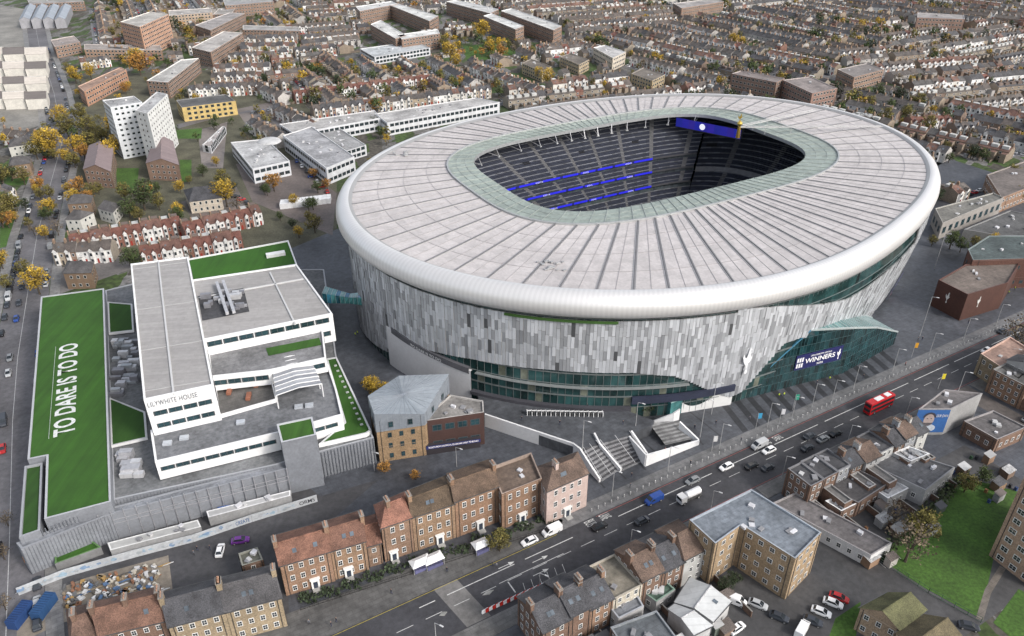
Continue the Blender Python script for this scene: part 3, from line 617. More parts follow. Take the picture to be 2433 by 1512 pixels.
for (e0,e1,r0_,r1_,z0_,z1_) in ((P[0],P[3],mL,mR,18.6,19.3),(P[1],P[2],mL,mR,18.6,19.3)):
    for k in range(8):
        s,t=k/8+.012,(k+1)/8-.012; b.face([(lambda v,z:(v.x,v.y,z))(e0.lerp(e1,s),z0_),(lambda v,z:(v.x,v.y,z))(e0.lerp(e1,t),z0_),(lambda v,z:(v.x,v.y,z))(r0_.lerp(r1_,t),z1_),(lambda v,z:(v.x,v.y,z))(r0_.lerp(r1_,s),z1_)],'glassroof',(.26,.27,.29) if k%2 else (.36,.37,.39))
for k in range(9):
    t=k/8; a1=P[0].lerp(P[3],t);a2=mL.lerp(mR,t);a3=P[1].lerp(P[2],t); b.beam((a1.x,a1.y,18.7),(a2.x,a2.y,19.4),.2,'white',WH); b.beam((a2.x,a2.y,19.4),(a3.x,a3.y,18.7),.2,'white',WH)
    if k%2==0: b.beam((a1.x,a1.y,14.2),(a1.x,a1.y,18.7),.25,'white',WH); b.beam((a3.x,a3.y,14.2),(a3.x,a3.y,18.7),.25,'white',WH)
mk('pergola',b,off)
for (u,v,l) in ((545,925,4),(610,905,5),(590,940,3),(560,900,3)): 
    b=MB(); p=G(u,v,15); b.box(p[0],p[1],14.3,l,1.2,.9,1.7,'wall',random.choice([(.4,.38,.35),(.25,.1,.06)])); mk('terrace_counter',b,off)
for (u,v) in ((398,1055),(438,1042),(572,1005),(710,968),(735,965)):
    b=MB(); p=G(u,v,14.2); b.box(p[0],p[1],14.15,2.2,1.6,.6,.2,'steel',(.55,.58,.62)); mk('rooflight',b,off)
for k in range(12):
    t=k/11; p=G(797+62*t,868+140*t,10); b=MB(); b.box(p[0],p[1],9.72,.8,.6,.3,.5,'steel',(.5,.51,.5)); mk('rooflight',b,podium)
for k in range(34):
    u=U(268,322);v=U(800,935); p=G(u,v,10); b=MB(); b.box(p[0],p[1],8.75,U(1.2,4.2),U(.8,2.0),U(.8,2.4),.1,'steel',random.choice([(.42,.42,.44),(.55,.55,.56),(.22,.22,.24),(.34,.36,.38)])); mk('air_handling_unit',b,podium)
for k in range(10):
    u=U(275,345);v=U(1065,1125); p=G(u,v,10); b=MB(); b.box(p[0],p[1],8.75,U(2,4.5),U(1.2,2.2),U(1,2.6),.1,'steel',random.choice([(.45,.45,.47),(.6,.6,.61)])); mk('air_handling_unit',b,podium)
p0=G(178,1026,12);p1=G(185,812,12); d=Vector(p1)-Vector(p0); up=Vector((-d.y,d.x,0)).normalized()
mk('lawn_lettering',textmb('TO DARE IS TO DO',p0+(11.78,),p1+(11.78,),5.4,up,'mark',(.66,.68,.66),.024,1.05),podium)
b=MB(); b.beam(tuple(Vector(p0+(11.76,))+up*6.4),tuple(Vector(p1+(11.76,))+up*6.4),.13,'mark',(.35,.42,.35)); mk('lawn_line',b,podium)
A=Vector(G(341,950,26));B=Vector(G(507,914,26)); d=(B-A).normalized(); nn2=Vector((d.y,-d.x))*.12
p=A.lerp(B,.03)+nn2;q=A.lerp(B,.74)+nn2; mk('building_lettering',textmb('LILYWHITE HOUSE',(p.x,p.y,23.3),(q.x,q.y,23.3),1.6,(0,0,1),'wall',(.13,.14,.16),.008,1.12),off)
A=Vector(G(235,1222,8));B=Vector(G(680,1112,8)); d=(B-A).normalized(); nq=Vector((d.y,-d.x))
for k in range(17):
    q=A.lerp(B,k/16)+nq*1.6; b=MB(); b.beam((q.x,q.y,0),(q.x,q.y,9.2),.18,'steel',(.4,.4,.42)); b.beam((q.x,q.y,6),(q.x-nq.x*1.5,q.y-nq.y*1.5,6),.14,'steel',(.4,.4,.42)); mk('service_mast',b,podium)
b=MB(); 
for z in (5.2,6.4): b.beam((A+nq*1.6).to_tuple()+(z,),(B+nq*1.6).to_tuple()+(z,),.14,'steel',(.4,.4,.42))
mk('service_rail',b,podium)
fb=thing('glass_footbridge',G(830,712,0)+(0,),'faceted teal glass footbridge joining the office to the stadium','bridge'); b=MB(); A=Vector(G(772,712,11)+(11,));B=Vector(G(895,722,14)+(14,)); n=12; dk=MB()
for k in range(n):
    p=A.lerp(B,k/n);q=A.lerp(B,(k+1)/n); w0=Vector((0,1.4+1.2*abs(k/n-.5)*2,0));w1=Vector((0,1.4+1.2*abs((k+1)/n-.5)*2,0)); h0=Vector((0,0,2.4+1.5*abs(k/n-.5)*2));h1=Vector((0,0,2.4+1.5*abs((k+1)/n-.5)*2)); c=random.choice([(.02,.09,.12),(.04,.18,.26),(.06,.2,.2)])
    b.face([tuple(p-w0),tuple(q-w1),tuple(q-w1+h1)],'glass',c); b.face([tuple(p-w0),tuple(q-w1+h1),tuple(p-w0+h0)],'glass',tuple(x*1.6 for x in c)); b.quad(tuple(p-w0+h0),tuple(q-w1+h1),tuple(q+w1+h1),tuple(p+w0+h0),'glass',random.choice([(.1,.25,.26),(.18,.32,.32),(.04,.16,.26)])); b.quad(tuple(q+w1),tuple(p+w0),tuple(p+w0+h0),tuple(q+w1+h1),'glass',c)
    dk.quad(tuple(p+w0),tuple(q+w1),tuple(q-w1),tuple(p-w0),'steel',(.3,.3,.3)); b.beam(tuple(p-w0),tuple(p-w0+h0),.12,'steel',(.3,.4,.4)); b.beam(tuple(p-w0+h0),tuple(p+w0+h0),.12,'steel',(.4,.45,.45))
mk('glazing',b,fb); mk('deck',dk,fb)
# ================= other near buildings
BR=(.24,.15,.10); BRy=(.28,.22,.145); BRd=(.16,.10,.072); RT=(.18,.09,.062); SL=(.062,.062,.068); BT=(.12,.082,.063)
def nb(name,label,pts,z,**k): return block(name,label,k.pop('cat','building'),GL(pts,z),z,**k)
rg='row of old brick townhouses on the main road'
TW=dict(rm='tile',st=3,group=rg,cat='house')
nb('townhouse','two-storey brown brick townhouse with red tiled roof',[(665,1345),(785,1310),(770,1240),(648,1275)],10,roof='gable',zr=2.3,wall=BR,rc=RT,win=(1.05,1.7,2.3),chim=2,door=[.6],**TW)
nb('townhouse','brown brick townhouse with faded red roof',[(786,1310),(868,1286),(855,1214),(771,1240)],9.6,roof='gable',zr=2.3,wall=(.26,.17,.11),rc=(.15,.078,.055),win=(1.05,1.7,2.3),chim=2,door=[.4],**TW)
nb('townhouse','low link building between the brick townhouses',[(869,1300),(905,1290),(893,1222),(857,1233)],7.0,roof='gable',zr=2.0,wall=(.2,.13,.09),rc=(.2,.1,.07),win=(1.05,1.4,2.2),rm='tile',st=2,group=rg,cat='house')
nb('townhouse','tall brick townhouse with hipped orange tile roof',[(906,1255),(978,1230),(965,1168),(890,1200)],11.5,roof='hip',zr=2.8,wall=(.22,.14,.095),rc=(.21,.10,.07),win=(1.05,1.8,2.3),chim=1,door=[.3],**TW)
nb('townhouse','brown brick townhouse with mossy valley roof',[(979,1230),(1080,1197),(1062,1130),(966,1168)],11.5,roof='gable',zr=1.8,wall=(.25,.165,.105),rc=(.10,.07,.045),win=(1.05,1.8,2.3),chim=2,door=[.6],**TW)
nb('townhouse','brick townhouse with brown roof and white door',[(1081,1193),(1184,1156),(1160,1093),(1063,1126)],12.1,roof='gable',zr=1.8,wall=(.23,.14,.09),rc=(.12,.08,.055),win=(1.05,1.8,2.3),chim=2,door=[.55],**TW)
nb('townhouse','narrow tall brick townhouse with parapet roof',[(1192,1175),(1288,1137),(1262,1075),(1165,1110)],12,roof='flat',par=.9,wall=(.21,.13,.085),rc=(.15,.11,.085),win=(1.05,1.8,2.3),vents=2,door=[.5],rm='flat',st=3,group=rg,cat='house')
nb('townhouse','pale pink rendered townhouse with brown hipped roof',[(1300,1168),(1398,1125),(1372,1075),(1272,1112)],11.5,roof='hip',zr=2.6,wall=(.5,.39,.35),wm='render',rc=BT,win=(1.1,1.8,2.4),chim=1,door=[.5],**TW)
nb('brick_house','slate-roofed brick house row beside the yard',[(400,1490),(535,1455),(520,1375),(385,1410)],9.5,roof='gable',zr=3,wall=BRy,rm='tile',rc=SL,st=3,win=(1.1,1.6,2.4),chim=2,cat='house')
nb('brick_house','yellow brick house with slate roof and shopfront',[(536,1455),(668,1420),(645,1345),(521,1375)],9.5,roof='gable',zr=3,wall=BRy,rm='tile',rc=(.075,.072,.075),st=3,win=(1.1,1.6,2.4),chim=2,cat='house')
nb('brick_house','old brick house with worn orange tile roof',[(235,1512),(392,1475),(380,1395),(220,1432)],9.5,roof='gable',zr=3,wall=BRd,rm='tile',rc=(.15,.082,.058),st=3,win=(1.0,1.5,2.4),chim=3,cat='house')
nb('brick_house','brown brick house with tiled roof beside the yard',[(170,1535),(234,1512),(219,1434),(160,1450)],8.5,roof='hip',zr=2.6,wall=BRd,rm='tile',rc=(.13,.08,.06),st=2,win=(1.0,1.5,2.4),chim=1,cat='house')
nb('brick_house','small brick back building with mossy flat roof',[(575,1345),(625,1330),(612,1300),(566,1315)],6,wall=BRd,rc=(.11,.11,.09),st=2,win=(1.0,1.3,2.4),vents=3,cat='house')
o=nb('modern_building','angular modern building with zinc roof and tan brick walls',[(876,952),(948,897),(1066,910),(1008,985),(892,1002)],14.5,wall=(.28,.19,.11),rc=(.27,.30,.33),rm='memb',st=4,win=(1.1,1.7,3.2),frame='dark',cat='building',par=.05,rimc=(.35,.38,.42))
b=MB(); P=[Vector(p) for p in ccw(GL([(876,952),(948,897),(1066,910),(1008,985),(892,1002)],14.5))]; c=sum(P,Vector((0,0)))/5
for i in range(5):
    a_=P[i];b_=P[(i+1)%5]; zz=[17.5,15.2,18,15.4,16.5]; sh=.22+.05*(i%3); b.face(((a_.x,a_.y,zz[i]-.4),(b_.x,b_.y,zz[(i+1)%5]-.4),(c.x,c.y,16)),'memb',(sh,sh+.03,sh+.06))
    b.quad((a_.x,a_.y,10.8),(b_.x,b_.y,10.8),(b_.x,b_.y,zz[(i+1)%5]-.4),(a_.x,a_.y,zz[i]-.4),'steel',(.28,.31,.35))
    for k in range(1,8):
        q=a_.lerp(b_,k/8); zt_=zz[i]+(zz[(i+1)%5]-zz[i])*k/8-.35; b.beam((q.x,q.y,zt_),(c.x,c.y,16.05),.08,'steel',(.36,.39,.43)); b.beam((q.x,q.y,10.8),(q.x,q.y,zt_),.08,'steel',(.36,.39,.43))
cc=Vector(c)
b.v=[(cc.x+(x-cc.x)*1.012,cc.y+(y-cc.y)*1.012,z) for x,y,z in b.v]; mk('zinc_upper_storey',b,o)
for i in range(5):
    a_=P[i];b_=P[(i+1)%5]; d=(b_-a_).normalized();nn_=Vector((d.y,-d.x))
    if nn_.dot(-a_.normalized())>0:
        for t in (.3,.7):
            q=a_.lerp(b_,t)+nn_*.25; inst('window',WIN['dark'],o,(q.x-o.location.x,q.y-o.location.y,12.0),math.atan2(d.y,d.x),(1.3,1,1.9))
o=nb('modern_building','dark brown clad building with roof terrace and ticket band',[(1008,990),(1070,938),(1148,952),(1150,980),(1015,1000)],11.5,wall=(.06,.03,.025),wm='wall',rc=(.2,.19,.18),st=2,win=(2.8,2.2,3.6),frame='dark',vents=7)
A=Vector(G(1014,1082));B=Vector(G(1142,1063)); d=(B-A).normalized();nq=Vector((d.y,-d.x)); 
b=MB(); P=[A+nq*.0,B+nq*.0,B-nq*6,A-nq*6]; b.prism(ccw([tuple(p) for p in P]),0,3.4,'wall',(.03,.025,.03)); mk('ticket_counter',b,o)
p=A+nq*.1;q=B+nq*.1; b=MB(); b.quad((p.x,p.y,2.1),(q.x,q.y,2.1),(q.x,q.y,3.2),(p.x,p.y,3.2),'emit',(.015,.02,.08)); mk('ticket_band',b,o)
p=A.lerp(B,.04)+nq*.16;q=A.lerp(B,.96)+nq*.16; mk('ticket_lettering',textmb('TICKETS FROM UNOFFICIAL SELLERS ARE LIKELY TO BE FAKE',(p.x,p.y,2.4),(q.x,q.y,2.4),.55,(0,0,1),'emit',(.7,.65,.6)),o)
nb('apartment_block','tan brick flats with patched grey flat roof',[(1638,1235),(1785,1162),(1952,1265),(1890,1328),(1762,1247),(1700,1292)],13.5,wall=(.31,.225,.14),rc=(.16,.18,.205),st=4,win=(1.3,1.4,2.9),cat='flats',vents=8)
block('tower_block','tall tan brick tower block with white windows','tower block',GL([(2349,1320),(2455,1402),(2620,1330),(2490,1240)]),30,wall=(.36,.25,.18),rc=(.2,.2,.2),st=10,win=(1.8,1.5,3.2))
sg='shops and flats along the main road'
def rq(s0,s1,n0,n1): return [Rf(s0,n0),Rf(s1,n0),Rf(s1,n1),Rf(s0,n1)]
s=139.5; rs=random.Random(3)
while s<182:
    w=rs.choice([4.5,5,5.5,6]); z=rs.choice([7.8,8.4,9.0]); fl=rs.random()<.65; cw=rs.choice([(.45,.45,.45),BRy,BRd,(.52,.52,.5),(.3,.31,.33),BRd]); n1_=96.8-rs.choice([0,0,.3]); n0_=88+rs.uniform(0,1.5)
    o=block('shop_house','small shop house with '+('flat parapet roof' if fl else 'pitched slate roof'),'shop',rq(s,s+w-.05,n0_,n1_),z,roof='flat' if fl else 'gable',zr=2,wall=cw,wm='brick' if cw in (BRy,BRd) else 'render',rc=rs.choice([(.085,.083,.08),(.11,.105,.10),(.07,.07,.075)]) if fl else rs.choice([BT,SL]),rm='flat' if fl else 'tile',st=3,win=(1.0,1.5,2.0),chim=0 if fl else 1,group=sg,vents=2 if fl else 0)
    block('x',None,None,rq(s+.4,s+w*.6,80+rs.uniform(0,4),n0_-.05),rs.choice([3.2,5.5,6]),wall=BRd,rc=rs.choice([(.13,.125,.12),(.2,.19,.18)]),st=1,win=(1,1.2,2.4),near=False,parent=o)
    s+=w
s=230
while s<400:
    w=rs.choice([5,6,7]); z=rs.choice([8.5,9,9.5,10]); fl=rs.random()<.45; cw=rs.choice([(.45,.45,.45),BRy,BRd,(.55,.55,.53),BR])
    o=block('shop_house','roadside shop house with '+('flat roof' if fl else 'pitched tile roof'),'shop',rq(s,s+w-.05,86,96.8),z,roof='flat' if fl else 'gable',zr=2.4,wall=cw,wm='brick' if cw in (BRy,BRd,BR) else 'render',rc=(.10,.098,.095) if fl else rs.choice([BT,SL]),rm='flat' if fl else 'tile',st=3,win=(1.0,1.5,2.2),chim=0 if fl else 1,group=sg,near=s<260,vents=2 if fl else 0)
    block('x',None,None,rq(s+.4,s+w*.6,78,85.95),4,wall=BRd,rc=(.13,.12,.115),st=1,win=None,near=False,parent=o)
    s+=w
s=58
for w,z,t,cw,rc_ in ((7,9,'gable',BRd,SL),(5,9.5,'gable',BRd,SL),(6,8.5,'gable',BR,SL),(8,8,'flat',(.45,.41,.34),(.2,.18,.145)),(6,9,'gable',BRd,BT),(6,8.4,'gable',BRd,SL),(7,9,'hip',(.4,.4,.39),BT)):
    block('shop_house','brick shop house with '+('slate roof' if rc_==SL else 'mossy flat roof' if t=='flat' else 'brown tiled roof'),'shop',rq(s,s+w-.05,86.5,96.8),z,roof=t,zr=2.6,wall=cw,wm='brick' if cw!=(.4,.4,.39) else 'render',rc=rc_,rm='flat' if t=='flat' else 'tile',st=3,win=(1.0,1.5,2.2),chim=2 if t=='gable' else 0,group=sg,vents=2 if t=='flat' else 0)
    s+=w
P=GL([(2183,972),(2260,972)],9.5); p=Vector(P[0]);q=Vector(P[1]); dR=Vector((.8634,.5045)); 
o=block('mural_building','low brick building with a blue portrait mural on its end','building',[tuple(p),tuple(q),tuple(q+dR*15),tuple(p+dR*15+Vector((-1,2)))],9.5,wall=(.3,.3,.3),wm='render',rc=(.13,.12,.12),win=None,st=2,vents=3)
b=MB(); y=-.08
b.quad((p.x,p.y+y,1),(q.x,q.y+y,1),(q.x,q.y+y,9.2),(p.x,p.y+y,9.2),'render',(.03,.12,.35)); mk('mural',b,o)
b=MB(); c=p.lerp(q,.42)
b.face([(c.x+2.6*math.cos(t*.39),c.y-.11,2.6+1.5*math.sin(t*.39)) for t in range(16)],'render',(.5,.55,.62))
b.face([(c.x+1.9*math.cos(t*.39),c.y-.12,6.4+1.9*math.sin(t*.39)) for t in range(9)],'render',(.04,.04,.06))
b.face([(c.x+1.5*math.cos(t*.39),c.y-.13,5.6+2.1*math.sin(t*.39)) for t in range(16)],'render',(.42,.34,.32))
b.face([(c.x+1.3*math.cos(t*.39),c.y-.14,4.6-1.2*abs(math.sin(t*.39))) for t in range(9)],'render',(.1,.09,.1))
for sx in (-.55,.55): b.face([(c.x+sx+.28*math.cos(t*.78),c.y-.15,6.1+.14*math.sin(t*.78)) for t in range(8)],'render',(.03,.03,.05))
mk('mural_portrait',b,o); tb=textmb('OUR OWN',(p.lerp(q,.62).x,p.y-.16,6.6),(p.lerp(q,.97).x,p.y-.16,6.6),1.0,(0,0,1),'render',(.7,.7,.7)); mk('mural_lettering',tb,o)
for (pts,z,rc_,wc,lab) in (
 ([(1835,1195),(1890,1170),(2120,1290),(2070,1320)],4,(.13,.12,.12),(.6,.6,.6),'long low workshop with white rendered wall'),
 ([(1950,1155),(2030,1110),(2110,1150),(2040,1195)],5,(.08,.075,.075),BRd,'low workshop with dark felt roof'),
 ([(2060,1100),(2140,1070),(2270,1110),(2200,1165)],5.5,(.12,.12,.125),(.35,.35,.35),'flat-roofed grey workshop with green door'),
 ([(2060,1150),(2110,1130),(2160,1160),(2110,1185)],4,(.5,.5,.5),(.4,.4,.4),'small shed with pale roof'),
 ([(1960,1190),(2000,1175),(2040,1195),(2000,1215)],4.5,(.46,.44,.42),BRd,'brick shed with pale flat roof'),
 ([(2120,1075),(2160,1060),(2210,1078),(2165,1096)],6.2,(.45,.46,.47),(.4,.4,.4),'workshop roof extension with pale metal sheeting'),
 ([(2290,1000),(2360,975),(2440,1015),(2370,1045)],5,(.14,.13,.13),BRd,'brick back building with flat roof'),
 ([(1525,1405),(1570,1370),(1605,1400),(1560,1430)],4,(.07,.12,.09),(.3,.3,.3),'green-roofed shed in a back garden'),
 ([(1430,1420),(1490,1370),(1530,1440),(1470,1470)],5,(.18,.19,.21),(.5,.5,.5),'flat-roofed rendered back extension building'),
 ([(1450,1490),(1560,1450),(1620,1530),(1500,1570)],6,(.11,.12,.13),BRd,'grey-roofed brick workshop behind the shops'),
 ([(2330,840),(2400,800),(2480,850),(2420,900)],8,(.3,.2,.16),BRy,'pale brick roadside building with flat roof'),
):
    nb('workshop',lab,pts,z,wall=wc,wm='brick' if wc in (BRd,BRy) else 'render',rc=rc_,st=1 if z<6 else 2,vents=4,cat='building')
nb('brick_house','mossy-roofed house by the car park',[(2045,1445),(2110,1410),(2200,1450),(2140,1500)],7,roof='gable',zr=2.8,wall=(.3,.22,.15),rm='tile',rc=(.10,.10,.045),st=2,vents=0,cat='house',ridge=0)
nb('brick_house','brown mossy-roofed house beside the lawn',[(2130,1505),(2195,1462),(2290,1520),(2220,1580)],7,roof='gable',zr=2.8,wall=(.3,.22,.15),rm='tile',rc=(.11,.09,.05),st=2,cat='house',ridge=0)
for q in ([(1605,1430),(1640,1375),(1735,1430),(1695,1475)],[(1590,1447),(1603,1437),(1690,1487),(1650,1507)]):
    nb('shed','white corrugated-roofed shed behind the shops',q,4.5,roof='gable',zr=1.2,wall=(.4,.4,.4),wm='wall',rc=(.45,.46,.46),rm='memb',win=None,cat='shed')
ry=random.Random(21)
for k in range(46):
    s,n=(ry.uniform(58,104),ry.uniform(70,84)) if k<16 else (ry.uniform(138,200),ry.uniform(66,80)) if k<32 else (ry.uniform(232,300),ry.uniform(60,78))
    x,y=Rf(s,n); b=MB(); l,w,h=ry.uniform(1.8,4),ry.uniform(1.5,2.6),ry.uniform(1.8,2.6); c=ry.choice([(.16,.11,.08),(.3,.3,.3),(.4,.38,.35),(.1,.12,.1),(.22,.14,.09)]); ca,sa=math.cos(R30),math.sin(R30)
    if n<84 and abs(s-130)>6:
        b.box(x,y,.03,l,w,h,R30,'wall',c)
        a1,a2,a3,a4=[(x+p*ca-q*sa,y+p*sa+q*ca) for p,q in ((-l/2-.15,-w/2-.15),(l/2+.15,-w/2-.15),(l/2+.15,w/2+.15),(-l/2-.15,w/2+.15))]
        b.quad(a1+(h+.05,),a2+(h+.05,),a3+(h+.5,),a4+(h+.5,),'tile' if k%2 else 'memb',ry.choice([(.08,.08,.085),(.12,.1,.09),(.45,.45,.45),(.3,.3,.3)]))
        mk('garden_shed',b,label='small lean-to shed in a rear yard',cat='shed',group='rear yard sheds')
for k in range(40):
    s,n=(ry.uniform(58,104),ry.uniform(66,85)) if k<16 else (ry.uniform(138,200),ry.uniform(62,84)); x,y=Rf(s,n); b=MB(); c=ry.choice([(.03,.08,.04),(.04,.04,.05),(.03,.06,.18),(.25,.12,.05)]); b.box(x,y,.03,.6,.7,1.0,R30,'wall',c); b.box(x,y,1.03,.66,.78,.08,R30,'wall',tuple(q*.6 for q in c)); mk('wheelie_bin',b,label='wheelie bin standing in a rear yard',cat='bin',group='wheelie bins')
for s in (64,72,80,88,96,104,146,154,163,172,181):
    b=MB(); p=Vector(Rf(s,85.5));q=Vector(Rf(s,72+ry.uniform(0,4))); m_=(p+q)/2; b.box(m_.x,m_.y,.03,(p-q).length,.22,1.9,R30+math.pi/2,'brick',BRd); b.box(m_.x,m_.y,1.93,(p-q).length,.3,.08,R30+math.pi/2,'wall',(.25,.24,.22)); mk('yard_wall',b,label='brick boundary wall between rear yards',cat='wall',group='rear yard walls')
o=nb('club_shop','dark rust-coloured club shop with cockerel emblem',[(2230,665),(2295,628),(2425,622),(2395,672),(2300,700)],11,wall=(.065,.026,.018),wm='wall',rc=(.14,.115,.1),win=None,cat='shop',rimc=(.10,.045,.035),vents=3)
P=[Vector(p) for p in GL([(2230,665),(2300,700),(2395,672)],11)]
for (A,B,t) in ((P[0],P[1],.35),(P[1],P[2],.3)):
    d=(B-A).normalized(); nq=Vector((d.y,-d.x)); nq=nq if nq.dot(-A)>0 else -nq; p=A.lerp(B,t)+nq*.15; mk('cockerel_emblem',emblem((p.x,p.y,4),(d.x*2.6,d.y*2.6,0),(0,0,4.5),(.6,.58,.55)),o)
nb('brick_building','stepped brown brick building beside the stadium',[(2300,592),(2350,560),(2500,560),(2500,612),(2312,618)],13,wall=(.10,.045,.033),wm='brick',rc=(.07,.09,.09),st=2,win=(1.5,1.5,3.4),frame='dark',vents=6)
nb('concrete_building','unfinished concrete structure beside the stadium',[(2222,495),(2360,458),(2385,470),(2240,530)],8,wall=(.3,.28,.26),wm='render',rc=(.16,.155,.14),st=1,win=(2.5,3,5),frame='dark',vents=9)
nb('concrete_building','low concrete building with stained roof',[(2290,545),(2400,500),(2500,520),(2500,560),(2380,560)],5,wall=(.25,.25,.24),wm='render',rc=(.10,.10,.10),win=None,vents=9)
nb('brick_building','low brick flats with long flat roof',[(2345,415),(2500,360),(2560,400),(2380,470)],8,wall=BR,rc=(.14,.12,.11),st=2,win=(1.5,1.4,3),vents=4)
# plaza steps and raised deck
deck=thing('raised_deck',G(1300,1000)+(0,),'raised paved deck with white parapets and wide steps','deck')
P=ccw(GL([(1150,990),(1128,918),(1300,942),(1400,950),(1484,952),(1487,975),(1555,1000),(1550,1010),(1490,1035),(1378,1068),(1362,1062)],3.6)); b=MB(); b.prism(P,0,3.6,'paving',(.07,.074,.083)); mk('platform',b,deck)
def wallline(px,z,h0,parent,name='parapet',c=(.7,.7,.7),t=.5):
    b=MB(); L=[Vector(G(u,v,z)) for u,v,z in px]
    for i in range(len(L)-1):
        a,c_=L[i],L[i+1]; d=(c_-a).normalized();q=Vector((-d.y,d.x))*t/2
        za,zc=px[i][2]+h0,px[i+1][2]+h0; A,B,Cc,D=a-q,c_-q,c_+q,a+q
        b.quad((A.x,A.y,0),(B.x,B.y,0),(B.x,B.y,zc),(A.x,A.y,za),'white',c); b.quad((Cc.x,Cc.y,0),(D.x,D.y,0),(D.x,D.y,za),(Cc.x,Cc.y,zc),'white',c); b.quad((A.x,A.y,za),(B.x,B.y,zc),(Cc.x,Cc.y,zc),(D.x,D.y,za),'white',c)
        b.quad((D.x,D.y,0),(A.x,A.y,0),(A.x,A.y,za),(D.x,D.y,za),'white',c); b.quad((B.x,B.y,0),(Cc.x,Cc.y,0),(Cc.x,Cc.y,zc),(B.x,B.y,zc),'white',c)
    return mk(name,b,parent)
wallline([(1152,990,3.6),(1362,1060,3.6),(1378,1072,3.6),(1425,1145,0.2)],0,1.0,deck)
wallline([(1412,1035,3.6),(1425,1060,3.2),(1475,1120,.2)],0,1.0,deck)
wallline([(1500,1030,3.6),(1545,1095,.2)],0,1.0,deck)
def stair(a,b_,c,d,n=16):
    m=MB(); A,B=[Vector(G(*p,3.6)) for p in (a,b_)]; D,Cc=[Vector(G(*p,0)) for p in (d,c)]
    for k in range(n):
        s,t=k/n,(k+1)/n; z=3.6*(1-(k+.5)/n)
        p0=A.lerp(D,s);p1=B.lerp(Cc,s);p2=B.lerp(Cc,t);p3=A.lerp(D,t); m.prism(ccw([tuple(p3),tuple(p2),tuple(p1),tuple(p0)]),0,z,'paving',(.24,.24,.245) if k%2 else (.08,.08,.085))
    for e0,e1 in ((A,D),(B,Cc),(A.lerp(B,.5),D.lerp(Cc,.5))): m.beam((e0.x,e0.y,4.5),(e1.x,e1.y,1.0),.1,'steel',(.6,.6,.6))
    mk('stair_flight',m,deck)
stair((1385,1068),(1415,1052),(1470,1118),(1430,1145)); stair((1425,1050),(1495,1030),(1538,1092),(1478,1120))
ent=thing('underpass_stair',G(1600,1040)+(0,),'white-walled angular stair entrance on the plaza','stairs')
wallline([(1548,1005,1.5),(1600,985,5),(1615,975,6)],0,.5,ent); wallline([(1495,1040,3),(1535,1085,3.5),(1660,1050,1)],0,.6,ent); wallline([(1615,1005,4),(1660,1048,1)],0,.5,ent)
b=MB(); 
for k in range(12):
    b.face([p+(2.6-k*.15,) for p in ccw(GL([(1545+k*3,1010+k*4),(1610+k*3,995+k*4),(1613+k*3,999+k*4),(1548+k*3,1014+k*4)],2.6-k*.15))],'paving',(.16,.16,.16) if k%2 else (.3,.3,.3))
mk('stair_flight',b,ent)
b=MB(); p=G(1596,978); b.box(p[0],p[1],0,5,4,5.5,.5,'glass',(.06,.2,.2)); b.box(p[0],p[1],5.5,5.4,4.4,.3,.5,'steel',(.35,.5,.5)); mk('glass_kiosk',b,label='small teal glass lift kiosk on the plaza',cat='kiosk')
for k in range(16):
    t=k/15; p=G(1258+168*t,985+3*t,3.6); b=MB(); 
    for dx in (-.7,.7): b.box(p[0]+dx,p[1],3.6,.22,1.4,1.4,.1,'white',(.6,.6,.6))
    b.box(p[0],p[1],5.0,1.6,.35,.16,.1,'white',(.65,.65,.65)); b.box(p[0],p[1],3.6,.2,1.2,1.2,.1,'steel',(.15,.15,.15)); mk('turnstile',b,label='white turnstile gate on the plaza beside the stadium',cat='turnstile',group='turnstiles on the plaza')
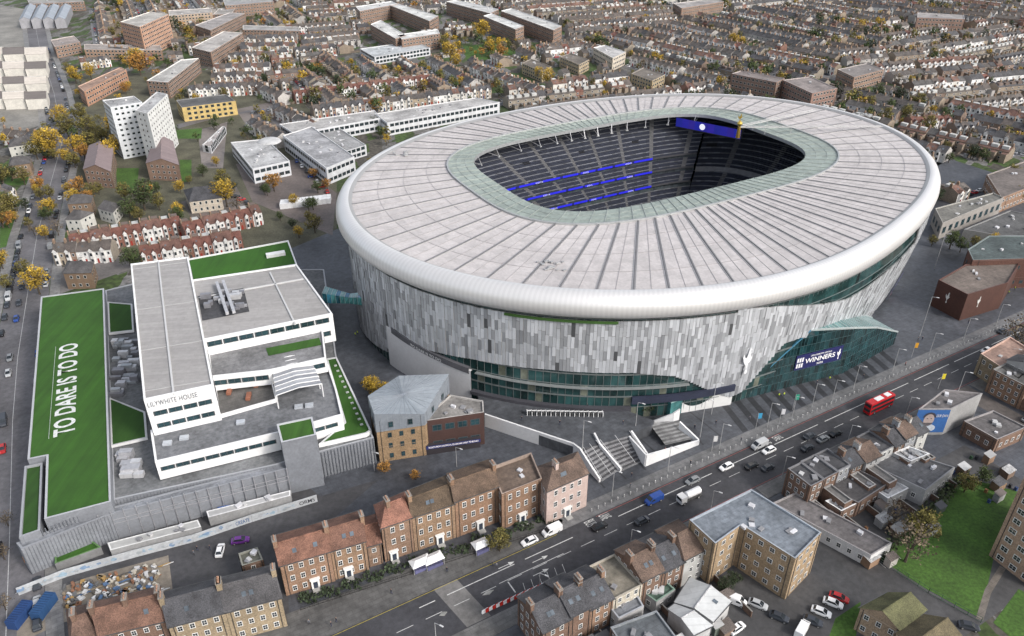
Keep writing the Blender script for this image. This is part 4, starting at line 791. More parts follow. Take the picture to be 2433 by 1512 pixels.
# ================= background blocks
FL='blocks of flats'
def bg(name,label,pts,z,**k): k.setdefault('near',False); return nb(name,label,pts,z,**k)
BG_=(.23,.15,.11)
for (pts,z,st_,wc,rc_) in (
 ([(348,192),(430,142),(473,138),(398,196)],11,4,BG_,(.4,.39,.37)),([(455,113),(530,75),(577,78),(500,124)],12,4,BG_,(.38,.36,.34)),([(463,60),(545,30),(582,32),(500,72)],11,4,BG_,(.3,.28,.27)),
 ([(400,25),(500,19),(504,30),(402,38)],11,4,(.4,.3,.22),(.35,.33,.31)),([(285,52),(355,28),(400,34),(332,64)],25,8,(.42,.25,.17),(.4,.38,.35)),([(185,205),(285,160),(300,166),(200,218)],10,3,(.36,.2,.13),(.3,.2,.15)),
 ([(845,16),(930,3),(945,10),(855,27)],13,4,BG_,(.5,.5,.49)),([(925,12),(945,9),(1042,38),(1020,50)],13,4,BG_,(.55,.55,.53)),([(880,58),(905,48),(965,84),(940,92)],12,4,BG_,(.55,.55,.53)),([(945,82),(1040,70),(1045,80),(955,94)],12,4,BG_,(.55,.55,.53)),
 ([(1060,4),(1085,0),(1185,22),(1165,32)],13,4,BG_,(.5,.5,.49)),([(1148,38),(1168,32),(1245,62),(1225,70)],13,4,BG_,(.55,.55,.53)),([(1190,26),(1215,20),(1335,62),(1315,72)],13,4,BG_,(.5,.5,.48)),
 ([(1410,113),(1438,107),(1487,124),(1456,138)],10,3,(.5,.44,.36),(.42,.41,.4)),([(1738,175),(1760,168),(1865,186),(1845,196)],13,4,(.2,.13,.10),(.2,.17,.16)),([(1860,190),(1925,182),(1990,210),(1930,222)],13,4,(.24,.15,.12),(.22,.19,.18)),
 ([(530,0),(640,-8),(650,4),(535,14)],12,4,BG_,(.3,.3,.3)),([(1600,8),(1700,-4),(1720,4),(1620,20)],10,3,BG_,(.3,.28,.27)),([(577,60),(708,64),(712,74),(577,71)],9,3,BG_,(.3,.29,.28)),([(60,-10),(180,-14),(200,4),(70,10)],9,3,BG_,(.3,.29,.28)),
 ([(2180,30),(2290,36),(2292,46),(2180,42)],11,3,(.28,.18,.14),(.3,.28,.27)),([(1990,165),(2060,150),(2100,165),(2030,184)],10,3,BG_,(.2,.18,.17)),
 ([(200,105),(380,108),(385,120),(200,118)],8,3,(.34,.22,.15),(.3,.27,.25)),([(120,95),(175,85),(190,100),(130,112)],9,3,BG_,(.3,.26,.24)),([(505,35),(520,20),(560,18),(550,34)],9,3,BG_,(.3,.28,.26)),
 ([(1240,150),(1262,140),(1310,158),(1288,170)],8,3,(.36,.29,.18),(.14,.12,.1)),([(1500,175),(1530,160),(1580,178),(1550,192)],8,3,(.36,.28,.17),(.16,.14,.12)),([(1330,135),(1355,126),(1400,142),(1376,154)],8,3,(.36,.28,.18),(.15,.13,.11))):
    bg('apartment_block','brick flats with long pale flat roof',pts,z,wall=wc,rc=rc_,st=st_,win=(1.8,1.5,3.0),cat='flats',vents=2,group=FL)
bg('tower_block','white concrete tower block above autumn trees',[(243,238),(318,228),(338,243),(262,255)],29,wall=(.62,.64,.66),wm='render',rc=(.35,.35,.35),st=10,win=(1.6,1.3,2.8),cat='tower block',vents=3)
bg('tower_block','white concrete tower block wing with small windows',[(320,262),(372,218),(398,224),(350,270)],29,wall=(.66,.66,.64),wm='render',rc=(.35,.35,.35),st=10,win=(1.1,1.2,3.6),cat='tower block',vents=2)
for q in ([(198,402),(262,408),(268,352),(212,346)],[(347,388),(424,392),(410,336),(364,333)]):
    bg('apartment_block','brick block with mauve pitched roof',q,9,roof='gable',zr=3,wall=BG_,rm='memb',rc=(.22,.17,.17),st=3,win=(1.2,1.3,3),cat='flats',ridge=1)
bg('apartment_block','yellow brick flats with dark windows',[(418,238),(535,224),(560,240),(432,256)],9,wall=(.5,.37,.15),rc=(.1,.1,.1),st=3,win=(2,1.6,3.6),frame='dark',cat='flats')
bg('brick_house','pale house with hipped slate roof',[(437,452),(510,450),(527,470),(450,480)],6,roof='hip',zr=4,wall=(.5,.44,.36),rm='tile',rc=SL,cat='house')
for q,lab,zz in (([(155,522),(190,522),(222,505),(182,500)],'white detached house with slate roof',6),([(150,650),(215,648),(222,622),(160,622)],'brown brick house with dark hipped roof',7),([(232,495),(268,505),(285,485),(250,478)],'brick house with flat roofed extension',6),([(160,485),(215,482),(220,465),(168,466)],'brick house with brown hipped roof',7),([(20,395),(70,388),(72,372),(25,376)],'brown-roofed house beside the street trees',7),([(20,350),(85,340),(88,326),(24,332)],'brick house with grey hipped roof',6)):
    bg('brick_house',lab,q,zz,roof='hip',zr=2.6,wall=(.55,.54,.5) if zz==6 else (.22,.15,.1),wm='render',rm='tile',rc=(.085,.08,.08),win=(1.1,1.3,2.6),cat='house')
for (pts,z,rc_) in (([(663,295),(890,262),(905,280),(700,318)],8,(.36,.35,.34)),([(890,270),(1130,232),(1187,243),(920,292)],8,(.4,.39,.38)),([(672,322),(740,300),(842,372),(775,400)],9,(.33,.33,.34)),([(548,338),(632,330),(688,382),(600,402)],8,(.42,.42,.42)),([(855,116),(985,98),(1022,114),(890,136)],6,(.42,.44,.45)),([(745,316),(800,300),(870,345),(820,360)],6,(.3,.3,.3)),([(480,345),(528,300),(536,302),(500,350)],4,(.36,.33,.32))):
    bg('school_building','low white school building with flat grey roof',pts,z,wall=(.62,.63,.65),wm='render',rc=rc_,st=2,win=(2.6,1.8,3.2),frame='dark',cat='school',vents=10,rimc=(.6,.6,.6))
b=MB(); 
for k in range(5):
    r0=6.5*math.cos(k*.314);r1=6.5*math.cos((k+1)*.314); p=G(640,336,7.6); b.cyl(p[0],p[1],7.3+2*math.sin(k*.314),7.3+2*math.sin((k+1)*.314),r0,r1,'render',(.5,.5,.5),20,False)
mk('school_dome',b,label='shallow white dome on the school hall roof',cat='dome')
for k,(y0,nsh) in enumerate(((118,3),(152,3),(188,3),(224,3))):
    for j in range(nsh):
        x=-45+j*52; y=y0
        bg('industrial_shed','white saw-tooth industrial shed beside other sheds',[(x,y+12),(x+50,y+10),(x+53,y-7),(x+3,y-5)],7,roof='gable',zr=2.4,wall=(.65,.62,.56),wm='render',rm='memb',rc=(.16,.14,.13) if (k+j)%2 else (.55,.50,.44),st=1,win=None,cat='shed',ridge=0,group='industrial sheds')
for k in range(4): bg('industrial_shed','grey-blue industrial shed with pitched roof',[(45+k*28,48),(70+k*28,46),(85+k*28,14),(62+k*28,15)],8,roof='gable',zr=2.5,wall=(.3,.3,.32),wm='render',rm='memb',rc=(.28,.31,.35),win=None,cat='shed',ridge=1,group='industrial sheds')
for k in range(12):
    p=G(672+k*10,492-k*1.2); b=MB(); b.box(p[0],p[1],0,1.9,6,2.6,.15,'memb',(.7,.7,.7)); mk('storage_container',b,label='white storage container behind the school',cat='container',group='storage containers')
# ================= houses library
def house_lib(rng,style):
    b=MB(); w=5.6;d=rng.uniform(8,9.5);ze=rng.uniform(5.4,6.2);zr=ze+rng.uniform(2.0,2.8)
    wc=rng.choice([(.32,.26,.19),(.25,.165,.125),(.60,.59,.56),(.22,.15,.11),(.36,.30,.23),(.57,.55,.5)]) if style=='b' else (.7,.69,.67)
    rc_=rng.choice([(.085,.075,.07),(.075,.073,.077),(.115,.078,.063),(.10,.087,.078),(.14,.078,.06),(.088,.083,.08),(.095,.08,.072),(.066,.064,.067)])
    bc=rng.choice([(.26,.21,.16),(.22,.16,.125),(.27,.235,.19),(.38,.36,.34)])
    if style=='r': rc_=rng.choice([(.17,.07,.05),(.14,.06,.045),(.13,.07,.055)]); wc=rng.choice([(.68,.67,.65),(.24,.11,.08)]); bc=(.22,.12,.09)
    x0,x1=-w/2,w/2
    b.quad((x0,0,0),(x1,0,0),(x1,0,ze),(x0,0,ze),'brick',wc); b.quad((x1,d,0),(x0,d,0),(x0,d,ze),(x1,d,ze),'brick',bc)
    for x,s in ((x0,1),(x1,-1)):
        q=[(x,0,0),(x,0,ze),(x,d/2,zr-.1),(x,d,ze),(x,d,0)]
        b.face(q if s>0 else q[::-1],'brick',bc)
    b.quad((x0,-.3,ze-.15),(x1,-.3,ze-.15),(x1,d/2,zr),(x0,d/2,zr),'tile',rc_); b.quad((x1,d+.3,ze-.15),(x0,d+.3,ze-.15),(x0,d/2,zr),(x1,d/2,zr),'tile',rc_)
    if rng.random()<.25: b.box(0,d*.72,ze+.2,3.6,2.6,zr-ze-.1,0,'render',rng.choice([(.5,.5,.48),(.16,.12,.1)]))
    if rng.random()<.5:
        yy=d*.25; zc_=ze-.15+(zr-ze+.15)*.5+.06; b.quad((-.3,yy-.55,zc_-.3),(.5,yy-.55,zc_-.3),(.5,yy+.3,zc_+.25),(-.3,yy+.3,zc_+.25),'glass',(.12,.14,.16))
    ew=w*.5; b2=[(x0,d),(x0+ew,d),(x0+ew,d+4),(x0,d+4)]
    eh=rng.choice([3,5]); b.prism(b2,0,eh,'brick',bc,'tile' if eh>4 else 'flat',rc_ if eh>4 else (.19,.185,.18))
    b.box(x0+.3,d/2,zr-1.2,.8,1.3,2.4,0,'brick',(.22,.155,.11)); b.box(x0+.3,d/2,zr+1.2,.5,.9,.4,0,'wall',(.34,.22,.15))
    tall=rng.random()<.5 or style=='r'; bh=ze+.2 if tall else 3
    b.prism([(x0+.5,0),(x0+1,-.8),(x0+2.4,-.8),(x0+2.9,0)],0,bh,'render',(.68,.67,.65),'tile',rc_)
    if tall: b.face([(x0+.4,-.9,bh),(x0+3,-.9,bh),(x0+1.7,-.9,bh+1.3)],'render',(.72,.71,.69)); b.quad((x0+.4,-.95,bh),(x0+1.7,-.95,bh+1.35),(x0+1.7,1.4,bh+1.35),(x0+.4,.8,bh),'tile',rc_); b.quad((x0+3,-.95,bh),(x0+3,.8,bh),(x0+1.7,1.4,bh+1.35),(x0+1.7,-.95,bh+1.35),'tile',rc_)
    for z in (.9,3.6):
        if z<bh-1: b.quad((x0+1.1,-.84,z),(x0+2.3,-.84,z),(x0+2.3,-.84,z+1.4),(x0+1.1,-.84,z+1.4),'glass',(.03,.035,.04))
    x=x0+3.6; b.quad((x,-.04,3.6),(x+1.2,-.04,3.6),(x+1.2,-.04,5),(x,-.04,5),'white',(.6,.6,.6)); b.quad((x+.15,-.07,3.75),(x+1.05,-.07,3.75),(x+1.05,-.07,4.85),(x+.15,-.07,4.85),'glass',(.03,.035,.04))
    b.quad((x,-.04,0),(x+1,-.04,0),(x+1,-.04,2.1),(x,-.04,2.1),'paint',rng.choice([(.3,.04,.03),(.04,.06,.15),(.05,.05,.05),(.5,.5,.5)]))
    for z in (1,3.7):
        x=x1-2; b.quad((x+1.3,d+.04,z),(x,d+.04,z),(x,d+.04,z+1.3),(x+1.3,d+.04,z+1.3),'white',(.6,.6,.6)); b.quad((x+1.15,d+.07,z+.15),(x+.15,d+.07,z+.15),(x+.15,d+.07,z+1.15),(x+1.15,d+.07,z+1.15),'glass',(.03,.035,.04))
    b.quad((x1,d,0),(x1,d+9,0),(x1,d+9,1.6),(x1,d,1.6),'wall',(.15,.12,.095))
    if rng.random()<.5: b.box(x0+1.2,d+rng.uniform(7.5,9),0,2,1.6,2,0,'wall',rng.choice([(.26,.26,.26),(.16,.12,.08),(.34,.33,.3)]))
    return b
rl=random.Random(11); HL=[house_lib(rl,'w' if i%3==0 else 'b') for i in range(20)]+[house_lib(rl,'r') for i in range(4)]
RS=[20,21,22,23,21]
HM=[raw('terraced_house',h.v,h.f,h.m,h.c) for h in HL]
def toarr(b): return (np.array(b.v,dtype=np.float64),np.concatenate([np.array(list(f)) for f in b.f]),np.array([len(f) for f in b.f]),b.m,np.array(b.c))
HA=[toarr(h) for h in HL]
cand=[]
OCC=set()
def occ_mark(P,pad=3):
    xs=[p[0] for p in P];ys=[p[1] for p in P]
    for gx in range(int((min(xs)-pad)//3),int((max(xs)+pad)//3)+1):
        for gy in range(int((min(ys)-pad)//3),int((max(ys)+pad)//3)+1):
            OCC.add((gx,gy))
bpy.context.view_layer.update()
for o in list(COL.objects):
    if o.type=='MESH' and o.parent and o.parent.name.split('.')[0] in('apartment_block','tower_block','school_building','industrial_shed','brick_house','concrete_building','brick_building','club_shop') and o.name.startswith('wall'):
        bb=[Vector(v) for v in o.bound_box]; L=o.parent.location; occ_mark([(v.x+L.x,v.y+L.y) for v in bb],2)
EXC=[GL([(-300,170),(640,150),(640,205),(700,235),(740,280),(1200,215),(1200,300),(900,460),(800,760),(-300,900)]),GL([(-400,-40),(240,-40),(170,270),(-400,330)]),
     [Rf(-100,60),Rf(420,60),Rf(420,150),Rf(330,160),Rf(300,310),Rf(100,310),Rf(-100,260)],GL([(1060,100),(1210,95),(1230,135),(1110,160)]),GL([(1080,20),(1150,20),(1150,60),(1060,60)])]
def ok(x,y,pad=0):
    if math.hypot(x-50,y-285)<R0(math.atan2(y-285,x-50))+24: return False
    for E in EXC:
        if inpoly(x,y,E): return False
    return (int(x//3),int(y//3)) not in OCC
def terr(a,b_,z,n,style=None):
    A=Vector(G(*a,z));B=Vector(G(*b_,z)); d=B-A; ang=math.atan2(d.y,d.x); w=d.length/n
    for k in range(n):
        p=A+d*((k+.5)/n); cand.append((p.x,p.y,ang,random.randrange(20) if style is None else style[k%len(style)],w/5.6))
        q=Vector((-d.y,d.x)).normalized()
        for t in (1,4,7,10,13,16): OCC.add((int((p.x+q.x*t)//3),int((p.y+q.y*t)//3))); OCC.add((int((p.x+q.x*t+2.5)//3),int((p.y+q.y*t+1.5)//3)))
for a,b_,n,st_ in (((165,578),(430,532),11,RS),((438,548),(622,505),8,RS),((332,606),(575,566),10,RS),((122,600),(262,592),5,None),((745,262),(1168,212),26,None),((700,226),(1025,186),22,RS),((445,214),(622,204),10,None),((505,162),(640,158),9,[3,4,0]),((540,134),(652,130),8,None),((575,190),(660,232),6,None),((1115,158),(1275,216),18,[0,3,6,1]),((640,255),(735,300),7,None),((2170,290),(2265,285),6,RS),((2275,305),(2335,300),4,None),((570,92),(705,88),9,None),((0,470),(35,445),3,None),((0,320),(90,330),5,None),((500,182),(620,180),8,None),((570,110),(700,108),9,[0,3,1]),((585,290),(655,330),5,None),((250,120),(330,128),5,None),((190,148),(262,140),5,None)):
    if n: terr(a,b_,6,n,st_)
stb=MB(); carspots=[]
seeds=[((-250,620),24),((-60,760),24),((-60,600),-64),((60,560),25),((160,620),-52),((240,470),-48),((330,560),18),((420,700),30),((260,780),-58),((90,880),22),((-120,920),26),((-330,860),-64),((520,860),-45),((380,420),12),((300,340),34),((450,520),-35),((200,930),30)]
for si,(sp,deg) in enumerate(seeds):
    A=math.radians(deg); ca,sa=math.cos(A),math.sin(A)
    def near(x,y): return min(range(len(seeds)),key=lambda i:(x-seeds[i][0][0])**2+(y-seeds[i][0][1])**2)==si
    for r in range(-9,10):
        y0=r*50
        for side in (0,1):
            rowstyle=random.choice(['w','w','b','m','m'])
            for k in range(-48,48):
                if k%14==0: continue
                lx=k*5.65; ly=y0+(7 if side==0 else -7)
                x=sp[0]+lx*ca-ly*sa; y=sp[1]+lx*sa+ly*ca
                if y<300: continue
                u,v=PR(x,y); 
                if u<-60 or u>2500 or v<-25 or v>700: continue
                if not near(x,y): continue
                if not ok(x,y): continue
                dy=6 if side==0 else -6
                if not ok(x-dy*sa,y+dy*ca) or not ok(x-2.2*dy*sa,y+2.2*dy*ca): continue
                lb=(r*3+k//14*7+side*5)%20
                if rowstyle=='w': lb=lb-lb%3
                if rnd()<.35: lb=random.randrange(20)
                if rnd()<.05: lb=random.randrange(20,24)
                cand.append((x,y,A if side==0 else A+math.pi,lb,1.0))
                q=[(lx-2.85,y0),(lx+2.85,y0),(lx+2.85,y0+dy*.98),(lx-2.85,y0+dy*.98)]
                if side: q=q[::-1]
                stb.face([(sp[0]+a*ca-b_*sa,sp[1]+a*sa+b_*ca,.02) for a,b_ in q],'asphalt',(.15,.148,.155))
                if rnd()<.6: cy=y0+dy*.52; carspots.append((sp[0]+lx*ca-cy*sa,sp[1]+lx*sa+cy*ca,A))
struct('street',stb)
cand.sort(key=lambda c:c[0]**2+c[1]**2)
for (x,y,a,l,sx) in cand[:285]:
    white=l%3==0
    o=bpy.data.objects.new('terraced_house',HM[l]); o.location=(x,y,0); o.rotation_euler=(0,0,a); o.scale=(sx,1,1); COL.objects.link(o); tag(o,'small terraced house with '+('white bay and red roof' if l>19 else 'white front and tiled roof' if white else 'brick front and tiled roof'),'house','terraced houses')
def bake(name,items,libs,**k):
    Vs=[];I=[];T=[];Mk=[];Cc=[];n=0
    for (x,y,a,l,sx) in items:
        V,ix,t,m,c=libs[l]; ca,sa=math.cos(a),math.sin(a)
        X=V[:,0]*sx;Y=V[:,1]*(sx if k.get('uni') else 1); Z=V[:,2]*(sx if k.get('uni') else 1)
        Vs.append(np.stack((x+X*ca-Y*sa,y+X*sa+Y*ca,Z),1)); I.append(ix+n); n+=len(V); T.append(t); Mk+=m; Cc.append(c*U(.85,1.2))
    if not Vs: return
    me=raw2(name,np.concatenate(Vs),np.concatenate(I),np.concatenate(T),Mk,np.concatenate(Cc)); o=bpy.data.objects.new(name,me); COL.objects.link(o); tag(o,k.get('label'),k.get('cat'),None,'stuff'); return o
bake('distant_terraced_houses',cand[285:],HA,label='mass of distant terraced houses with dark roofs',cat='houses')
# ================= TREES
def tree_lib(rng,col,n,leaf,cards,h=10,bare=False):
    tb=MB(); tb.cyl(0,0,0,h*.32,.32,.2,'bark',(.07,.055,.04),6,False)
    for k in range(7):
        a=k*.9+rng.uniform(-.3,.3); r=rng.uniform(1.2,2.8); z=h*rng.uniform(.55,.85); p=(r*math.cos(a),r*math.sin(a),z); tb.beam((0,0,h*.28),p,.14,'bark',(.07,.055,.04))
        for j in range(3): q=(p[0]+rng.uniform(-1.2,1.2),p[1]+rng.uniform(-1.2,1.2),p[2]+rng.uniform(.3,1.6)); tb.beam(p,q,.07,'bark',(.08,.06,.045))
    cb=MB()
    cents=[]
    for k in range(n):
        while True:
            x,y,z=[rng.uniform(-1,1) for _ in range(3)]
            rr=x*x+y*y+z*z
            if .12<rr<1: break
        lop=1+.25*math.sin(3*math.atan2(y,x)+n)
        cents.append((x*h*.36*lop,y*h*.36*lop,h*.62+z*h*.36))
    for c in cents:
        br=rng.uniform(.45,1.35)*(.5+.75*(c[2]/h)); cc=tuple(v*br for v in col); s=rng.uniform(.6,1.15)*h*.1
        for j in range(cards):
            p=Vector((c[0]+rng.gauss(0,s*.55),c[1]+rng.gauss(0,s*.55),c[2]+rng.gauss(0,s*.45)))
            a=Vector((rng.uniform(-1,1),rng.uniform(-1,1),rng.uniform(-.5,.5))).normalized(); b_=a.cross(Vector((rng.uniform(-1,1),rng.uniform(-1,1),rng.uniform(.2,1)))).normalized()
            a*=leaf*rng.uniform(.5,1.1);b_*=leaf*rng.uniform(.4,.9); v=rng.uniform(.75,1.25)
            cb.face([tuple(p-a),tuple(p+b_*.8-a*.2),tuple(p+a),tuple(p-b_)],'leaf',tuple(x*v for x in cc))
    return tb,cb
TC={'y':(.34,.225,.025),'o':(.35,.175,.035),'v':(.14,.12,.03),'g':(.055,.078,.022),'d':(.026,.04,.015),'b':(.13,.10,.065)}
TL={}
rt=random.Random(5)
for k,c in TC.items():
    TL[k]=[]
    for j in range(2):
        t,cr=tree_lib(rt,c,85 if k!='b' else 45,.36,15 if k!='b' else 7); TL[k].append((raw('trunk',t.v,t.f,t.m,t.c),raw('crown',cr.v,cr.f,cr.m,cr.c)))
def tlabel(k): return {'y':'autumn tree with golden yellow leaves','o':'small tree with orange autumn leaves','v':'tree with thinning olive-brown autumn leaves','g':'green leafy tree with rounded uneven crown','d':'dark evergreen tree with dense crown','b':'nearly bare tree with brown twigs'}[k]
def tree(x,y,h,k,z=0):
    o=thing('tree',(x,y,z),tlabel(k),'tree','trees',rot=rnd()*6.28); o.scale=(h/10*U(.9,1.15),h/10*U(.9,1.15),h/10); T=TL[k][random.randrange(2)]
    inst('trunk',T[0],o); inst('crown',T[1],o)
for (u,v,h,k) in [(95,700,12,'y'),(8,640,9,'y'),(20,690,7,'v'),(128,375,17,'y'),(110,360,13,'y'),(165,330,15,'v'),(180,400,9,'v'),(215,330,14,'v'),(262,390,13,'y'),(290,370,13,'y'),(245,345,12,'v'),(345,500,15,'g'),(310,520,10,'g'),(380,500,9,'v'),(425,520,8,'y'),(540,492,14,'y'),(533,450,11,'v'),(652,455,10,'o'),(778,450,6,'o'),(747,425,6,'o'),(905,330,8,'g'),(893,310,9,'d'),(335,180,18,'o'),(325,160,15,'y'),(182,200,13,'y'),(218,190,13,'y'),(165,180,10,'v'),(1145,100,19,'y'),(1070,150,17,'y'),(1085,165,12,'y'),(1055,120,13,'v'),(1190,140,12,'o'),(1165,130,12,'y'),(880,935,6.5,'y'),(898,945,6,'y'),(920,950,6.5,'y'),(915,1125,4,'o'),(988,1140,3.4,'o'),(1187,1310,6.5,'v'),(320,640,10,'g'),(1535,985,5,'d'),(2405,830,13,'b'),(2430,850,11,'b'),(2150,1335,13,'b'),(2180,1290,11,'v'),(2120,1250,8,'b'),(2100,300,12,'v'),(2150,290,11,'v'),(2200,320,12,'v'),(2060,270,12,'v'),(2080,240,12,'g'),(1300,205,13,'y'),(1330,215,10,'v'),(1280,190,10,'y'),(1275,150,9,'d'),(60,660,8,'v'),(465,665,5,'b'),(60,440,10,'v'),(30,430,9,'g'),(90,380,12,'v'),(140,560,8,'b'),(2400,430,9,'v'),(2420,480,8,'v'),(20,1250,5,'b'),(12,1330,5,'b'),(15,1450,5,'b'),(1880,170,10,'y'),(1910,165,9,'v'),(2290,1170,6,'v'),(1740,1390,4,'d'),(1720,1405,4,'d'),(2330,1150,6,'g'),(2280,600,7,'g'),(2240,300,12,'g'),(2180,260,11,'v'),(2130,250,12,'d'),(1740,110,11,'y'),(1760,115,10,'y'),(2130,90,12,'d'),(560,170,9,'y'),(300,225,9,'o'),(450,90,10,'y'),(270,90,10,'v'),(700,90,9,'v'),(500,260,8,'g'),(150,300,13,'y'),(195,290,12,'v'),(270,320,12,'y'),(430,460,7,'y'),(300,480,10,'v')]:
    x,y=G(u,v); tree(x,y,h,k,9 if (u,v)==(465,665) else 0)
tries=0; ft=[]
HOCC={}
for c in cand: HOCC.setdefault((int(c[0]//9),int(c[1]//9)),[]).append(c)
def nearhouse(x,y):
    for i in(-1,0,1):
        for j in(-1,0,1):
            for c in HOCC.get((int(x//9)+i,int(y//9)+j),[]):
                q=Vector((-math.sin(c[2]),math.cos(c[2])))*5
                if (c[0]+q.x-x)**2+(c[1]+q.y-y)**2<26: return True
    return False
while len(ft)<1350 and tries<24000:
    tries+=1; y=U(300,1000); x=U(-.72,.72)*y*1.02; u,v=PR(x,y)
    if u<-60 or u>2500 or v<-25 or v>640: continue
    if (int(x//3),int(y//3)) in OCC or nearhouse(x,y) or math.hypot(x-50,y-285)<R0(math.atan2(y-285,x-50))+14: continue
    cl=math.sin(x*.021+1)*math.cos(y*.017)+.35*math.sin(x*.06+y*.05)
    if cl<-.1 and rnd()<.65: continue
    if inpoly(x,y,EXC[0]) and rnd()<.35: continue
    if inpoly(x,y,EXC[1]): continue
    ft.append((x,y,random.choice('yyyvvvgggddovb' if x<0 else 'yyvvvgggddvb'),U(4.5,9)+(4 if cl>.6 else 0)))
ft.sort(key=lambda c:c[1])
for (x,y,k,h) in ft[:190]: tree(x,y,h,k)
lib=[]; keys='yvgdob'
for i,k in enumerate(keys):
    t,cr=tree_lib(rt,TC[k],34,.62,8); m=MB(); m.v=t.v[:24]+cr.v; m.f=t.f[:6]+[range(f.start+24,f.stop+24) for f in cr.f]; m.m=t.m[:6]+cr.m; m.c=t.c[:6]+cr.c; lib.append(toarr(m))
bake('distant_trees',[(x,y,rnd()*6,keys.index(k),h/10) for (x,y,k,h) in ft[190:]],lib,uni=True,label='scattered distant autumn trees between houses',cat='trees')
# ================= VEHICLES
CCOL={'white':(.75,.75,.75),'black':(.012,.012,.014),'dark':(.04,.045,.055),'grey':(.2,.21,.22),'silver':(.42,.43,.44),'red':(.4,.02,.02),'blue':(.02,.06,.25),'purple':(.12,.03,.2),'teal':(.04,.2,.25)}
def carparts(kind,col):
    P={}
    def loft(secs,m,c):
        b=MB()
        for i in range(len(secs)-1):
            A,B=secs[i],secs[i+1]; n=len(A)
            for k in range(n): b.face((A[k],A[(k+1)%n],B[(k+1)%n],B[k]),m,c)
        b.face(secs[0][::-1],m,c); b.face(secs[-1],m,c); return b
    if kind=='car':
        def sec(x,w,zl,zh): return [(x,-w,zl),(x,-w-.03,(zl+zh)/2),(x,-w*.93,zh),(x,w*.93,zh),(x,w+.03,(zl+zh)/2),(x,w,zl)]
        P['body']=loft([sec(-2.2,.7,.35,.75),sec(-2.1,.82,.25,.92),(sec(-1.5,.87,.22,.98)),sec(0,.88,.22,.96),sec(1.1,.87,.22,.93),sec(1.9,.8,.25,.78),sec(2.2,.66,.35,.62)],'paint',col)
        b=MB(); A=[(-1.75,-.78,.96),(1.2,-.78,.92),(1.2,.78,.92),(-1.75,.78,.96)];B=[(-1.25,-.6,1.44),(.35,-.6,1.46),(.35,.6,1.46),(-1.25,.6,1.44)]
        for k in range(4): b.face((A[k],A[(k+1)%4],B[(k+1)%4],B[k]),'glass',(.02,.025,.03))
        P['window']=b; r=MB(); r.face([(x,y,z+.01) for x,y,z in B],'paint',col); 
        for k in range(4): r.beam(A[k],B[k],.07,'paint',col)
        P['cabin_roof']=r; wx=(-1.35,1.35); wr=.32; hw=.86
        for s in (-1,1):
            b=MB(); b.quad((2.16,s*.5-.16,.5),(2.16,s*.5+.16,.5),(2.04,s*.5+.16,.72),(2.04,s*.5-.16,.72),'white',(.7,.7,.7)); P['headlight'+('' if s<0 else '.')]=b
            b=MB(); b.quad((-2.2,s*.55+.14,.6),(-2.2,s*.55-.14,.6),(-2.16,s*.55-.14,.8),(-2.16,s*.55+.14,.8),'paint',(.4,.01,.01)); P['tail_light'+('' if s<0 else '.')]=b
    elif kind=='van':
        def sec(x,w,zl,zh): return [(x,-w,zl),(x,-w,zh-.25),(x,-w*.88,zh),(x,w*.88,zh),(x,w,zh-.25),(x,w,zl)]
        P['body']=loft([sec(-2.6,.93,.35,2.1),sec(-2.5,.96,.3,2.2),sec(1.0,.96,.3,2.2),sec(1.9,.93,.3,1.35),sec(2.5,.85,.3,1.05),sec(2.65,.75,.4,.7)],'paint',col)
        b=MB(); b.quad((1.12,-.72,2.1),(1.88,-.8,1.42),(1.88,.8,1.42),(1.12,.72,2.1),'glass',(.02,.025,.03))
        for s in (-1,1): b.face([(.4,s*.975,1.25),(1.7,s*.965,1.25),(1.2,s*.965,1.85),(.4,s*.975,1.85)],'glass',(.02,.025,.03))
        P['window']=b; wx=(-1.6,1.75); wr=.36; hw=.9
    elif kind=='bus':
        def sec(x,w,zl,zh): return [(x,-w,zl),(x,-w,zh-.35),(x,-w*.86,zh),(x,w*.86,zh),(x,w,zh-.35),(x,w,zl)]
        P['body']=loft([sec(-5.5,1.15,.35,4.1),sec(-5.35,1.25,.35,4.35),sec(5.2,1.25,.35,4.35),sec(5.5,1.12,.35,4.0)],'paint',(.42,.012,.015)); r=MB(); r.box(-1,0,4.37,3,1.6,.06,0,'white',(.7,.7,.7)); r.box(3,0,4.37,2,1.6,.06,0,'white',(.7,.7,.7)); P['roof_panel']=r
        g=MB()
        for z in (1.2,2.9):
            for s in (-1,1): g.quad((-5.2,s*1.27,z),(5.1,s*1.27,z),(5.1,s*1.27,z+.95),(-5.2,s*1.27,z+.95),'glass',(.02,.025,.03))
            for x in (-5.52,5.52): g.quad((x,-1.0,z),(x,1.0,z),(x,1.0,z+.95),(x,-1.0,z+.95),'glass',(.02,.025,.03))
        P['window']=g; wx=(-3.3,3.6); wr=.5; hw=1.2
    elif kind=='lorry':
        b=MB(); b.box(2.8,0,.5,1.9,2.2,2.0,0,'paint',(.6,.6,.6)); b.box(-.8,0,.6,5.2,2,.3,0,'steel',(.1,.1,.1)); P['body']=b
        secs=[]
        for x,r in ((-3.3,.7),(-3.1,1.0),(1.4,1.0),(1.6,.7)): secs.append([(x,r*math.cos(k*.5236),1.9+r*math.sin(k*.5236)) for k in range(12)])
        P['tank']=loft(secs,'paint',(.65,.65,.66)); g=MB(); g.quad((3.78,-.95,1.5),(3.78,.95,1.5),(3.78,.95,2.3),(3.78,-.95,2.3),'glass',(.02,.025,.03)); P['window']=g; wx=(-2.2,2.7); wr=.48; hw=1.05
    w=MB()
